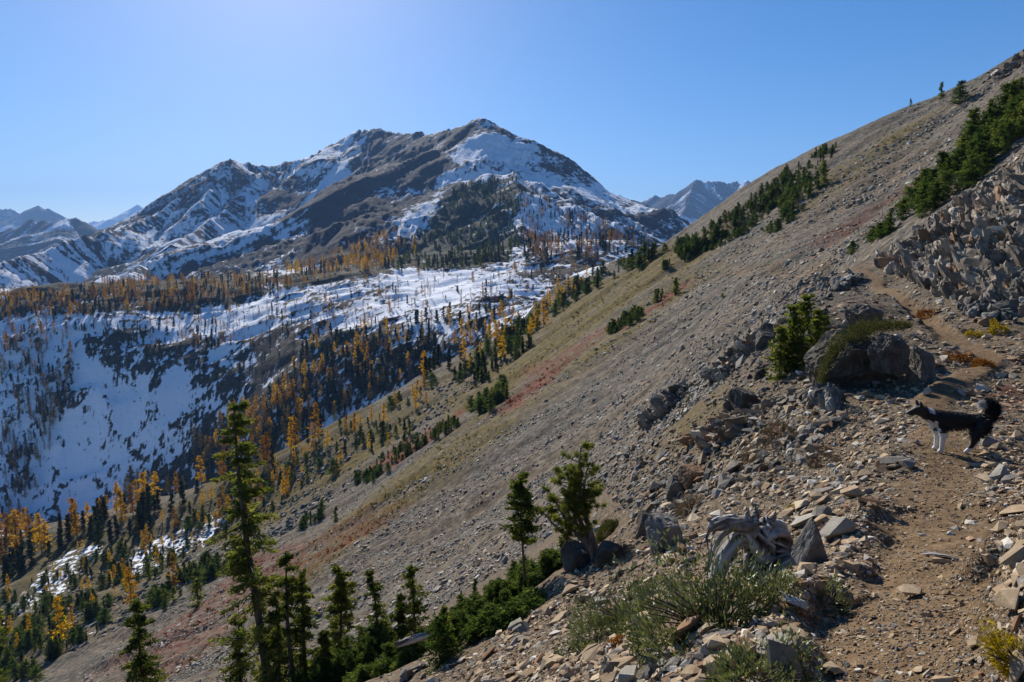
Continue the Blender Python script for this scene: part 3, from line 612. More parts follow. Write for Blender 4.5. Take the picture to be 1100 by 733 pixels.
SCAT = [
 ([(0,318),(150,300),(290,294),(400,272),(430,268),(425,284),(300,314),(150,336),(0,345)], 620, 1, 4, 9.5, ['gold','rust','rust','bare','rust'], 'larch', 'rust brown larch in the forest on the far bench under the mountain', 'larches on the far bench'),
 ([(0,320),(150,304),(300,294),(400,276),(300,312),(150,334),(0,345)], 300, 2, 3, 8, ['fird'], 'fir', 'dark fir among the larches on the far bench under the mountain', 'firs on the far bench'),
 ([(0,348),(72,346),(82,400),(60,470),(25,560),(0,575)], 230, 3, 6, 11, ['bare','bare','rust'], 'larch', 'bare grey brown larch on the shaded snow slope at the far left', 'bare larches at the far left'),
 ([(0,348),(72,346),(82,400),(60,470),(25,560),(0,575)], 60, 4, 5, 8, ['fird'], 'fir', 'small dark fir on the shaded snow slope at the far left', 'firs at the far left'),
 ([(80,345),(280,330),(430,286),(640,286),(600,312),(450,345),(300,375),(200,380),(90,362)], 330, 5, 3, 8.5, ['bare','bare','bare','rust'], 'larch', 'bare thin larch on the sunlit snow bench below the dark knob', 'bare larches on the snow bench'),
 ([(80,352),(240,345),(250,372),(150,388),(90,380)], 55, 6, 4, 8, ['fird'], 'fir', 'dark fir on the rocky step of the shaded snow slope', 'firs on the rocky step'),
 ([(240,345),(430,292),(620,290),(560,325),(440,360),(300,370)], 65, 7, 2.5, 6.5, ['fird'], 'fir', 'dark fir standing on the sunlit snow bench', 'firs on the snow bench'),
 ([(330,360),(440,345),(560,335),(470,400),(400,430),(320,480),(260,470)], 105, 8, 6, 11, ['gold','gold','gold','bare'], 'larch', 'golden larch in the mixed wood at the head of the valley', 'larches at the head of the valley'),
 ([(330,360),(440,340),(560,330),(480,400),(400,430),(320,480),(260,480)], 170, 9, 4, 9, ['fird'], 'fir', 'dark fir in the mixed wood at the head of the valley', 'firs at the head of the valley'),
 ([(200,480),(260,440),(335,425),(345,470),(300,500),(215,528)], 70, 10, 9, 12, ['gold','gold','rust'], 'larch', 'tall golden larch in the grove behind the tallest foreground fir', 'larches in the grove'),
 ([(200,490),(340,440),(330,490),(210,535)], 34, 11, 5, 9, ['fird'], 'fir', 'dark fir in the golden larch grove', 'firs in the grove'),
 ([(0,575),(90,548),(150,515),(205,525),(160,555),(60,590),(0,615)], 52, 12, 8, 13, ['rust','gold','gold'], 'larch', 'orange larch along the lower edge of the shaded snow slope', 'orange larches on the valley edge'),
 ([(0,590),(100,560),(205,535),(170,570),(60,605),(0,630)], 60, 13, 5, 9, ['fird'], 'fir', 'dark fir along the lower edge of the shaded snow slope', 'firs on the valley edge'),
 ([(0,620),(130,575),(260,520),(340,480),(330,510),(200,600),(60,690),(0,710)], 60, 14, 2.5, 5, ['gold'], 'larch', 'small yellow larch on the brushy slope at the lower left', 'small yellow larches at the lower left'),
 ([(0,640),(60,615),(140,585),(150,600),(130,650),(100,690),(40,733),(0,733)], 230, 15, 1.2, 3.4, ['krum','firg','krum','fird'], 'fir', 'low bushy fir in the dense brush at the lower left', 'low firs at the lower left'),
 ([(500,335),(560,340),(640,292),(620,320),(560,380),(520,400),(490,400)], 44, 16, 4, 8, ['gold'], 'larch', 'yellow larch near the foot of the grassy slope', 'yellow larches by the grassy slope'),
 ([(540,360),(640,293),(720,263),(725,270),(650,305),(590,345),(520,405),(480,415)], 170, 17, 2, 5, ['firg','krum','fird'], 'fir', 'green fir along the rim of the grassy slope', 'firs along the rim of the slope'),
 ([(720,266),(790,228),(830,196),(860,176),(900,152),(898,165),(855,212),(790,258),(735,282)], 400, 18, .6, 2.0, ['firg','fird','krum','krum','krum'], 'fir', 'dark fir on the skyline ridge above the scree', 'firs on the skyline ridge'),
 ([(820,245),(850,205),(885,180),(890,190),(862,228),(830,256)], 54, 181, .8, 2.4, ['firg','krum','krum'], 'fir', 'fir in the dark strip below the skyline ridge', 'firs in the strip below the ridge'),
 ([(560,206),(700,262),(640,284),(560,280),(560,240)], 170, 19, 8, 13, ['bare','rust','bare'], 'larch', 'sparse larch on the snowy foot of the mountain', 'larches on the snowy foot of the mountain'),
 ([(560,206),(640,235),(700,262),(640,284),(560,280)], 110, 20, 6, 11, ['fird'], 'fir', 'dark fir on the snowy foot of the mountain', 'firs on the snowy foot of the mountain'),
 ([(405,290),(440,262),(494,200),(551,192),(566,206),(550,240),(560,265),(545,282),(490,290)], 420, 21, 5, 10, ['fird','firg'], 'fir', 'dark fir on the wooded knob below the summit', 'firs on the wooded knob'),
 ([(300,296),(400,255),(440,240),(450,275),(400,292)], 110, 22, 8, 13, ['gold','rust'], 'larch', 'golden larch at the foot of the dark mountain face', 'larches under the dark face'),
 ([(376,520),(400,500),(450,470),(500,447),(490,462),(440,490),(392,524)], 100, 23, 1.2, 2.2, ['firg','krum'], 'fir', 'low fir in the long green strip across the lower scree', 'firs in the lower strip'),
 ([(505,442),(520,428),(545,412),(545,430),(520,445)], 50, 24, 1.5, 3.0, ['firg','krum'], 'fir', 'green fir in the clump below the red strip', 'firs in the clump below the red strip'),
 ([(155,655),(200,615),(250,592),(258,604),(200,640),(170,665)], 80, 25, 1.5, 3.2, ['firg','krum'], 'fir', 'green fir in the strip left of the tallest foreground fir', 'firs in the strip at the lower left'),
 ([(648,358),(675,345),(690,335),(690,342),(660,360)], 30, 26, 1.2, 2.2, ['firg','krum'], 'fir', 'tiny fir in the short strip amid the grassy scree', 'firs in the grassy scree'),
 ([(700,328),(712,318),(732,310),(728,316),(706,330)], 9, 27, 1.5, 3.0, ['firg'], 'fir', 'tiny fir beside the bright red strip', 'firs beside the bright red strip'),
 ([(312,568),(340,552),(348,545),(346,560),(320,572)], 12, 28, 1.2, 2.4, ['firg','krum'], 'fir', 'fir in the small clump on the grey scree right of the tallest fir', 'firs in the small scree clump'),
 ([(500,420),(560,372),(575,370),(540,400),(510,425)], 26, 29, 1.5, 4, ['firg','fird'], 'fir', 'fir in the thicket above the grassy gully', 'firs in the grassy gully'),
 ([(705,285),(740,270),(745,262),(770,250),(770,262),(712,292)], 30, 30, 1.2, 2.6, ['krum','firg'], 'fir', 'low fir in the dark patch under the skyline', 'firs in the dark patch'),
 ([(912,272),(935,258),(960,240),(958,250),(930,268),(914,278)], 9, 31, .8, 1.2, ['krum'], 'fir', 'low krummholz fir at the lower end of the mat above the crag', 'krummholz firs at the end of the mat'),
 ([(960,240),(985,212),(1010,185),(1050,165),(1100,125),(1100,150),(1060,190),(1020,215),(985,238)], 44, 32, 1.0, 2.0, ['krum','krum','firg'], 'fir', 'bushy dark green fir in the thick mat above the crag', 'krummholz firs above the crag'),
 ([(1030,160),(1060,135),(1100,95),(1100,120),(1060,150)], 14, 33, 1.5, 2.8, ['firg','krum'], 'fir', 'fir at the upper end of the mat above the crag', 'firs at the top of the mat'),
]
SCAT += [
 ([(440,695),(520,635),(600,588),(612,610),(545,662),(470,715)], 16, 44, .35, .75, ['krum','firg'], 'fir', 'young fir rising from the fir mats under the umbrella topped fir', 'young firs in the fir mats'),
 ([(110,600),(210,545),(330,480),(420,432),(480,402),(440,470),(330,530),(200,600),(140,640)], 130, 42, 1.2, 4.2, ['fird','krum','firg'], 'fir', 'low fir on the dark talus of the lower valley side', 'firs on the lower valley side'),
 ([(180,560),(330,480),(420,432),(480,402),(440,465),(330,525),(200,590)], 46, 43, 2.5, 6.5, ['gold','rust'], 'larch', 'slim yellow larch on the dark talus of the lower valley side', 'larches on the lower valley side'),
 ([(230,392),(430,352),(445,395),(400,430),(330,465),(200,525),(140,535)], 190, 40, 1.2, 4.0, ['fird','krum'], 'fir', 'small dark fir on the broken rocks of the shaded far slope', 'small firs on the shaded far slope'),
 ([(936,270),(965,243),(995,222),(1050,188),(1100,150),(1100,108),(1040,160),(985,207),(950,245)], 60, 41, 1.0, 2.2, ['krum','krum','firg'], 'fir', 'bushy dark green fir in the thick mat above the crag', 'krummholz firs above the crag'),
]
for a in SCAT: scatter(*a)
def one(px, py, hpx, kind, fam, label, name_group=None):
    x, y = hit(px, py); RECS[fam].append((hpx + 500, x, y, hpx * y / FOC, kind, label, name_group, int(px) % 7))
one(141, 652, 48, 'gold', 'larch', 'broad golden larch standing alone left of the strip of low firs')
one(67, 693, 58, 'gold', 'larch', 'narrow yellow larch rising from the brush in the lower left corner')
one(156, 548, 44, 'gold', 'larch', 'tallest orange larch on the edge of the snow slope above a dark fir')
one(187, 632, 42, 'rust', 'larch', 'nearly bare larch with a rusty base beside the strip of low firs')
one(212, 652, 34, 'firg', 'fir', 'narrow dark fir at the right end of the lower left strip')
one(155, 560, 34, 'fird', 'fir', 'dark fir under the tallest orange larch')
one(360, 560, 18, 'firg', 'fir', 'single small fir on the grey scree near the small clump')
one(1011, 106, 17, 'firg', 'fir', 'pointed fir alone on the skyline of the scree ridge')
one(1030, 112, 22, 'krum', 'fir', 'rounded fir just below the skyline right of the pointed one')
one(978, 113, 8, 'firg', 'fir', 'tiny fir on the skyline left of the pointed one')
one(885, 200, 26, 'firg', 'fir', 'dark fir at the foot of the snow streak below the ridge')
one(776, 320, 5, 'krum', 'fir', 'tiny bush like fir alone on the upper scree')
one(690, 290, 8, 'krum', 'fir', 'tiny round fir on the grass above the red strip')
def bake(name, recs, label, cat):
    """trees beyond the nearest few hundred: one mass"""
    mats = []; CO = []; F = []; MI = []; TI = []; o = 0
    for r in recs:
        tr, cr = KINDS[r[4]][r[7] % len(KINDS[r[4]])]; a = r[7] * .7; sc = r[3]; base = np.array([r[1], r[2], gz(r[1], r[2])])
        for me in (tr, cr):
            key = (me.name,)
            if key not in CACHE:
                c = np.empty(len(me.vertices) * 3, np.float32); me.vertices.foreach_get('co', c); f = np.empty(len(me.polygons) * 3, np.int32); me.loops.foreach_get('vertex_index', f)
                t = np.full(len(me.vertices), .5, np.float32)
                if 'tint' in me.attributes: me.attributes['tint'].data.foreach_get('value', t)
                CACHE[key] = (c.reshape(-1, 3), f.reshape(-1, 3), t)
            c, f, t = CACHE[key]; ca, sa = math.cos(a), math.sin(a)
            CO.append(np.stack([c[:, 0] * ca - c[:, 1] * sa, c[:, 0] * sa + c[:, 1] * ca, c[:, 2]], 1) * sc + base); F.append(f + o); o += len(c); TI.append(np.clip(t + (r[7] % 11 - 5) * .05, 0, 1))
            m = me.materials[0]
            if m not in mats: mats.append(m)
            MI.append(np.full(len(f), mats.index(m)))
    me = mesh_np(name, np.concatenate(CO), np.concatenate(F), False, np.concatenate(MI)); set_tint(me, np.concatenate(TI))
    for m in mats: me.materials.append(m)
    ob = link(name, me); tag(ob, label, cat, None, 'stuff'); return ob
CACHE = {}
for fam, nm, cat in (('larch', 'larch_tree', 'larch'), ('fir', 'fir_tree', 'fir')):
    rs = sorted(RECS[fam], key=lambda r: -r[0]); print(fam, len(rs))
    for r in rs[:300]:
        prs = KINDS[r[4]]; add_tree(nm, prs[r[7] % len(prs)], r[5], cat, r[1], r[2], r[3], r[7] * .7, r[6])
    if len(rs) > 300: bake('larch_forest' if fam == 'larch' else 'fir_forest', rs[300:], 'rust and grey larches massed on the far bench and snow slopes' if fam == 'larch' else 'dark firs massed on the far bench and the wooded knob', 'forest')

# ------------------------------------------------------------------ foreground trees
def hero(px, py, hpx, Y, rfrac, label, seed, mat=None, **k):
    """a foreground fir: base pixel, height in pixels, distance"""
    x = uv(px, py)[0] * Y; z = gz(x, Y); ztop = CAM_Z + uv(px, py - hpx)[1] * Y; h = ztop - z
    pr = tree_meshes('foreground_fir', mat or M_fir, M_bark, h=h, r=h * rfrac, seed=seed, **k)
    return add_tree('fir_tree', pr, label, 'fir', x, Y, 1.0, 0.0)
hero(287, 745, 312, 19.0, .155, 'tallest foreground fir, ragged spire with a pale trunk', 1, whorls=40, per=5, pts=12, k=7, size=.17, wid=.062, shape=.7, irregular=.75, droop=.42, base=.05, tip=.12, lean=-.03, lat=.26, trunk_r=.13)
hero(318, 742, 150, 18.2, .20, 'slim fir with a bare pole trunk right of the tallest fir', 2, whorls=20, per=5, pts=9, k=7, size=.13, wid=.05, irregular=.8, droop=.35, base=.10, lat=.28)
hero(333, 745, 140, 18.8, .17, 'second slim fir close right of the tallest fir', 3, whorls=18, per=5, pts=9, k=7, size=.13, wid=.05, irregular=.8, droop=.35, base=.12, lat=.28)
hero(368, 700, 92, 20.5, .19, 'dense rounded fir alone between the slim firs and the pointed fir', 4, whorls=20, per=6, pts=8, k=7, size=.14, wid=.06, shape=.4, irregular=.5, droop=.1, base=.08)
hero(408, 700, 90, 18.5, .21, 'pointed narrow fir in front of the grey scree left of the fir mat', 5, whorls=15, per=6, pts=8, k=6, size=.11, wid=.042, shape=.85, irregular=.75, base=.03, droop=.3, lat=.25)
hero(444, 690, 86, 15.0, .25, 'ragged fir with two leaning tops above the fir mat', 6, whorls=14, per=6, pts=8, k=6, size=.10, wid=.038, shape=.75, irregular=.8, base=.03, droop=.25, lat=.25)
hero(432, 690, 52, 15.0, .24, 'short bushy fir hugging the ragged two topped fir', 61, whorls=12, per=7, pts=7, k=7, size=.10, wid=.045, shape=.6, irregular=.6, base=.03)
hero(155, 760, 118, 21.0, .21, 'fir with a dark pointed top at the bottom left', 7, whorls=20, per=6, pts=9, k=7, size=.16, wid=.06, irregular=.6, droop=.35)
hero(563, 620, 114, 11.0, .21, 'small umbrella topped fir with a bare lower trunk', 8, whorls=13, per=6, pts=8, k=8, size=.075, wid=.032, shape=.5, irregular=.6, base=.45, droop=.25, lean=-.05, trunk_r=.026)
hero(262, 748, 84, 19.6, .24, 'low full fir at the left foot of the tallest fir', 72, whorls=16, per=6, pts=9, k=6, size=.14, wid=.05, irregular=.7, droop=.3)
hero(303, 748, 118, 18.6, .20, 'fir squeezed between the tallest fir and the slim one', 73, whorls=20, per=5, pts=9, k=6, size=.13, wid=.05, irregular=.75, droop=.35)
hero(349, 748, 72, 18.0, .24, 'short fir right of the second slim fir at the bottom edge', 74, whorls=15, per=6, pts=8, k=6, size=.12, wid=.045, irregular=.7, droop=.3)
hero(2, 770, 130, 20.0, .22, 'fir branches entering at the bottom left corner', 71, whorls=20, per=6, pts=8, k=6, size=.16, wid=.06, irregular=.5, droop=.3)
# windswept pine on the rock edge: several curved stems from one root
def pine(px, py, hpx, Y, label, seed):
    rg = np.random.default_rng(seed); x = uv(px, py)[0] * Y; z0 = gz(x, Y); h = (uv(px, py - hpx)[1] - uv(px, py)[1]) * Y
    root = thing('pine_tree', label, 'pine', (x, Y, z0)); st = []; P = []; D = []; T = []
    ends = [(.08, 0, 1.0), (.15, .05, .84), (-.02, .05, .80), (-.14, -.06, .62), (-.20, .05, .42), (.02, -.05, .58)]
    for ex, ey, ez in ends:
        s = np.linspace(0, 1, 9); c = np.stack([.26 * h * (1 - s) ** 2.2 + ex * h * s ** 1.3, ey * h * s, ez * h * s ** .8 - .02], 1)
        st.append(tube_np(c, .05 * (1 - s) ** .8 * (.5 + ez * .5) + .008, 7))
        for b in range(int(34 * ez)):
            t = rg.uniform(.40, 1.0); o = np.array([np.interp(t, s, c[:, i]) for i in range(3)]); ph = rg.uniform(0, 2 * PI); L = h * rg.uniform(.07, .20) * (1.15 - t * .6)
            d = np.array([math.cos(ph), math.sin(ph), rg.uniform(.0, .7)]); e = o + d * L; st.append(tube_np(np.array([o, o + d * L * .5 + [0, 0, -.01], e]), [.012, .009, .005], 4))
            for q in (e, o + d * L * .65):
                n = 60; v = rg.normal(size=(n, 3)); v /= np.linalg.norm(v, axis=1, keepdims=True); v = v + d * .8; P.append(q + v * .03 + rg.normal(size=(n, 3)) * .012); D.append(v); T.append(np.clip(rg.normal(.5, .2) + rg.normal(0, .15, n), 0, 1))
    c, f = join(st); a = mesh_np('pine_trunk', c, f, True); a.materials.append(M_wood0); link('trunk', a, root)
    P = np.concatenate(P); co, f = tris(P, np.concatenate(D), rg.uniform(.05, .085, len(P)), .014, rg); b = mesh_np('pine_crown', co, f); b.materials.append(M_fir); set_tint(b, np.repeat(np.concatenate(T), 3)); link('crown', b, root)
pine(612, 594, 130, 11.0, 'windswept pine with several curved stems at the edge of the shoulder', 31)

# ------------------------------------------------------------------ shrubs and mats
def shrub_mesh(nm, mat, wx, wy, h, n, leaf, wid, seed, up=.5, lump=.35, stems=0, hollow=.55):
    rg = np.random.default_rng(seed); v = rg.normal(size=(n, 3)); v[:, 2] = np.abs(v[:, 2]) * .9 + .02; v /= np.linalg.norm(v, axis=1, keepdims=True); ph = np.arctan2(v[:, 1], v[:, 0])
    lob = 1 + lump * (vn(ph * 1.3 + seed, v[:, 2] * 2.2) + .6 * vn(v[:, 0] * 4 + seed, v[:, 1] * 4)); rr = rg.uniform(hollow, 1, n) ** .6 * lob
    P = v * rr[:, None] * [wx, wy, h]; P[:, 2] *= 1 + .45 * vn(P[:, 0] * 3.1 / max(wx, .3) + seed, P[:, 1] * 3.1 / max(wx, .3)); D = v * [1, 1, .6] + rg.normal(size=(n, 3)) * .55; D[:, 2] += up
    T = np.clip(.5 + .35 * vn(P[:, 0] * 6 / max(wx, .2), P[:, 1] * 6 / max(wx, .2), seed) + rg.normal(0, .2, n), 0, 1)
    co, f = tris(P, D, leaf * rg.uniform(.6, 1.3, n), wid * rg.uniform(.7, 1.3, n), rg); me = mesh_np(nm, co, f); me.materials.append(mat); set_tint(me, np.repeat(T, 3)); sm = None
    if stems:
        st = []
        for i in range(stems):
            a = rg.uniform(0, 2 * PI); k = rg.uniform(.3, .95); s = np.linspace(0, 1, 5); e = np.array([math.cos(a) * wx * k, math.sin(a) * wy * k, h * rg.uniform(.5, .95)])
            st.append(tube_np(np.outer(s, e) * [1, 1, 1] + np.stack([0 * s, 0 * s, .08 * h * np.sin(s * PI)], 1) - [0, 0, .02], .006 * (1 - .7 * s) + .001, 4))
        c, f = join(st); sm = mesh_np(nm + '_stems', c, f, True); sm.materials.append(M_barkd)
    return me, sm
def mat_shrub(label, px, py, wx, wy, h, n, seed):
    """a mat of dwarf fir: many little leaders grown together"""
    rg = np.random.default_rng(seed); x, y = hit(px, py); z = gz(x, y); cs = []; fs = []; ts = []; st = []; o = 0; m = int(30 * wx * wy + 14)
    for i in range(m):
        a_ = rg.uniform(0, 2 * PI); r_ = math.sqrt(rg.random()); dx, dy = math.cos(a_) * r_ * wx, math.sin(a_) * r_ * wy; hh = h * rg.uniform(.45, 1.7) * (1.15 - .55 * r_)
        (tc, tf), (c, f, t) = conifer(h=hh, r=rg.uniform(.22, .36), seed=seed * 50 + i, whorls=9, per=6, pts=5, k=5, size=.085, wid=.028, shape=.45, irregular=.6, base=.03, droop=-.05, limbs=False, trunk_r=.012, lean=rg.uniform(-.2, .2))
        d = np.array([dx, dy, gz(x + dx, y + dy) - z]); cs.append(c + d); fs.append(f + o); o += len(c); ts.append(np.clip(t + rg.normal(.06, .2), 0, 1)); st.append((tc + d, tf))
    me = mesh_np('fir_mat_foliage', np.concatenate(cs), np.concatenate(fs)); me.materials.append(M_krum); set_tint(me, np.concatenate(ts)); tc, tf = join(st); sm = mesh_np('fir_mat_stems', tc, tf, True); sm.materials.append(M_barkd)
    ob = thing('fir_mat', label, 'krummholz', (x, y, z)); link('foliage', me, ob); link('stems', sm, ob); return ob
def shrub(name, cat, label, px, py, wx, wy, h, mat, n, leaf, wid, seed, Y=None, group=None, **k):
    x, y = (uv(px, py)[0] * Y, Y) if Y else hit(px, py)
    a, s = shrub_mesh(name, mat, wx, wy, h, n, leaf, wid, seed, **k); nr = gn(np.array([x]), np.array([y]))[0]
    o = thing(name, label, cat, (x, y, gz(x, y) - .03), group); link('foliage', a, o)
    if s: link('stems', s, o)
    q = Vector((nr[0] * .8, nr[1] * .8, nr[2])).to_track_quat('Z', 'Y'); o.rotation_euler = q.to_euler(); return o
shrub('willow_shrub', 'shrub', 'largest grey green willow shrub in front of the dead stump', 772, 676, .46, .36, .30, M_will, 5200, .036, .012, 401, up=.9, stems=40)
shrub('willow_shrub', 'shrub', 'willow shrub left of the largest one, thinning to bare soil', 680, 668, .42, .36, .26, M_will, 3600, .034, .011, 402, up=.9, stems=34)
shrub('willow_shrub', 'shrub', 'low willow sprig at the left end of the willow patch', 636, 692, .26, .22, .15, M_will, 1200, .030, .010, 403, up=.9, stems=16)
shrub('willow_shrub', 'shrub', 'willow clump at the bottom edge below the broken stone', 812, 728, .26, .18, .14, M_will, 1500, .028, .010, 404, up=.9, stems=18)
shrub('willow_shrub', 'shrub', 'small willow sprig at the foot of the pointed grey stone', 893, 645, .11, .10, .11, M_will, 420, .026, .009, 405, up=1.0, stems=10)
shrub('willow_shrub', 'shrub', 'willow sprig tucked under the right end of the dead stump', 838, 640, .22, .12, .13, M_will, 900, .03, .010, 406, up=.9, stems=12)
shrub('willow_shrub', 'shrub', 'sparse willow between the slate slab and the stump', 700, 632, .30, .20, .11, M_will, 900, .032, .011, 407, up=.9, stems=20)
mat_shrub('broad dark green fir mat under the umbrella topped fir', 535, 648, 1.05, .7, .52, 14000, 411)
mat_shrub('fir mat under the windswept pine', 590, 618, .65, .5, .40, 9000, 412)
mat_shrub('narrow fir mat along the foot of the rubble left of the willows', 545, 668, .5, .35, .25, 9000, 416)
mat_shrub('pale green fir mat left of the broad dark one', 478, 682, .95, .7, .42, 8500, 413)
mat_shrub('low fir mat at the bottom edge beside the driftwood log', 420, 722, 1.3, .8, .42, 10000, 414)
mat_shrub('fir brush around the feet of the slim firs', 360, 735, 1.8, 1.1, .9, 10000, 415)
shrub('juniper', 'shrub', 'olive brown juniper on the rim behind the windswept pine', 655, 572, .62, .40, .28, M_juni, 6000, .042, .015, 421, up=.4, stems=16)
shrub('heath_shrub', 'shrub', 'dark brown dry heath on the rocks left of the stump', 742, 548, .36, .28, .25, M_heath, 4200, .035, .006, 431, up=.7, stems=16)
shrub('heath_shrub', 'shrub', 'grey dry heath between the slate slab and mossy boulder', 662, 602, .44, .26, .20, M_heath, 3600, .035, .006, 432, up=.8, stems=16)
shrub('heath_shrub', 'shrub', 'long brown heath streak below the cave boulder', 885, 498, .6, .25, .16, M_heath, 3000, .04, .007, 433, up=.5, stems=12)
shrub('heath_shrub', 'shrub', 'brown heath left of the mossy cave boulder', 838, 468, .6, .3, .18, M_heath, 3000, .045, .008, 434, up=.5, stems=12)
shrub('heath_shrub', 'shrub', 'upper brown heath on the talus below the conifer clump', 812, 490, .7, .35, .16, M_heath, 2600, .045, .008, 435, up=.5, stems=12)
shrub('rusty_shrub', 'shrub', 'rust red bush beside the pale stone under the trail bend', 1030, 388, .30, .22, .20, M_rusts, 900, .05, .02, 441, stems=8)
shrub('rusty_shrub', 'shrub', 'rust red bush at the bend of the trail', 1056, 392, .28, .2, .14, M_rusts, 700, .05, .02, 442, stems=8)
shrub('rusty_shrub', 'shrub', 'orange low bush at the foot of the crag', 996, 337, .5, .3, .16, M_rusts, 800, .07, .025, 443, stems=8)
shrub('yellow_shrub', 'shrub', 'bright yellow bush among the dark rocks at the far right', 1071, 356, .24, .2, .22, M_yell, 700, .06, .022, 451, stems=8)
shrub('yellow_shrub', 'shrub', 'yellow tuft low at the foot of the crag', 1045, 361, .24, .18, .14, M_yell, 500, .06, .022, 452, stems=8)
shrub('yellow_shrub', 'shrub', 'yellow moss like bush in the bottom right corner', 1104, 712, .055, .06, .15, M_yell, 900, .022, .006, 453, up=.8, stems=10)
shrub('yellow_shrub', 'shrub', 'yellow green grass tuft on the tan stones above the stump', 850, 545, .14, .05, .04, M_yell, 400, .04, .007, 454, up=.6)
shrub('rusty_shrub', 'shrub', 'small rusty tuft inside the willow patch', 666, 690, .07, .06, .06, M_rusts, 250, .03, .010, 455, stems=4)
shrub('rusty_shrub', 'shrub', 'small orange tuft among the stones left of the willows', 640, 668, .08, .07, .06, M_rusts, 250, .03, .010, 456, stems=4)
for i, (px, py) in enumerate([(838, 402), (850, 396), (862, 390), (874, 384), (845, 410), (885, 374), (856, 404)]):
    x, y = hit(px, py); y = 17.5 + .35 * (i % 3); x = uv(px, py)[0] * y
    add_tree('fir_tree', FIRG[i % 5], ['lowest fir in the conifer clump left of the cave boulder', 'middle fir of the conifer clump left of the cave boulder', 'tallest fir of the conifer clump left of the cave boulder', 'right hand fir of the conifer clump left of the cave boulder', 'front fir of the conifer clump left of the cave boulder', 'small outlying fir at the upper right of the conifer clump', 'short fir at the foot of the conifer clump'][i], 'fir', x, y, [1.45, 1.75, 1.8, 1.45, 1.0, 1.0, .9][i], i * 1.3, None, sx=[1.6, 1.5, 1.6, 1.5, 1.4, 1.1, 1.3][i])
# ------------------------------------------------------------------ stones
def rock_mat(name, els, sc=6):
    m, t, b = newmat(name, .85, .25); k = NT(t); tc = k.n('ShaderNodeNewGeometry').outputs['Position']; oi = k.n('ShaderNodeObjectInfo').outputs['Random']; at = k.n('ShaderNodeAttribute', attribute_name='tint').outputs['Fac']
    n = k.noise(tc, sc, 6, .65); f = k.math('ADD', k.math('MULTIPLY', n, .55), k.math('MULTIPLY', at, .45))
    c = k.ramp(f, els); c = k.hsv(c, k.math('ADD', k.math('MULTIPLY', oi, .5), .75)); k.l(c, b.inputs['Base Color'])
    bp = k.n('ShaderNodeBump'); bp.inputs['Strength'].default_value = .5; bp.inputs['Distance'].default_value = .15 / sc; k.l(k.noise(tc, sc * 4, 5, .7), bp.inputs['Height']); k.l(bp.outputs[0], b.inputs['Normal']); return m
M_tan = rock_mat('tan_talus', [(.18, (.105, .066, .036)), (.4, (.245, .168, .098)), (.6, (.38, .29, .185)), (.85, (.54, .46, .35))], 22)
M_gray = rock_mat('grey_talus', [(.18, (.064, .056, .047)), (.4, (.160, .142, .118)), (.6, (.28, .252, .215)), (.85, (.45, .42, .37))], 3)
M_slate = rock_mat('slate_boulder', [(.2, (.050, .045, .038)), (.45, (.125, .113, .097)), (.65, (.23, .21, .18)), (.85, (.36, .33, .27))], 7)
M_crag = rock_mat('crag_rock', [(.2, (.050, .038, .028)), (.42, (.150, .120, .088)), (.62, (.28, .23, .175)), (.85, (.44, .38, .30))], 3.5)
M_rustr = rock_mat('rusty_stone', [(.2, (.10, .05, .025)), (.5, (.22, .12, .06)), (.8, (.36, .24, .15))], 14)
M_pale = rock_mat('pale_stone', [(.2, (.26, .23, .18)), (.5, (.42, .38, .31)), (.8, (.55, .52, .46))], 12)
M_cave = rock_mat('dark_brown_rock', [(.2, (.028, .023, .018)), (.45, (.070, .056, .044)), (.65, (.13, .108, .086)), (.85, (.24, .21, .17))], 5)
def hull(seed, n=11, flat=.45, lng=.75, cut=0):
    rg = np.random.default_rng(seed); p = rg.normal(size=(n, 3)); p /= np.linalg.norm(p, axis=1, keepdims=True); p *= rg.uniform(.7, 1, (n, 1)); p *= [1, lng, flat]
    bm = bmesh.new(); vs = [bm.verts.new(q) for q in p]; r = bmesh.ops.convex_hull(bm, input=vs)
    for v in [v for v in bm.verts if not v.link_faces]: bm.verts.remove(v)
    bmesh.ops.recalc_face_normals(bm, faces=bm.faces); bmesh.ops.triangulate(bm, faces=bm.faces)
    bm.verts.index_update(); co = np.array([v.co[:] for v in bm.verts]); f = np.array([[v.index for v in q.verts] for q in bm.faces]); bm.free(); return co, f
HULLS = [hull(900 + i, 9 + i % 5, .30 + .30 * ((i * 7) % 10) / 10, .6 + .35 * ((i * 3) % 7) / 7) for i in range(28)]
def rotmats(nrm, yaw, tilt, rg):
    n = len(yaw); z = nrm + rg.normal(size=(n, 3)) * tilt[:, None]; z /= np.linalg.norm(z, axis=1, keepdims=True)
    a = np.stack([np.cos(yaw), np.sin(yaw), 0 * yaw], 1); x = a - (a * z).sum(1)[:, None] * z; x /= np.linalg.norm(x, axis=1, keepdims=True); y = np.cross(z, x); return np.stack([x, y, z], 2)
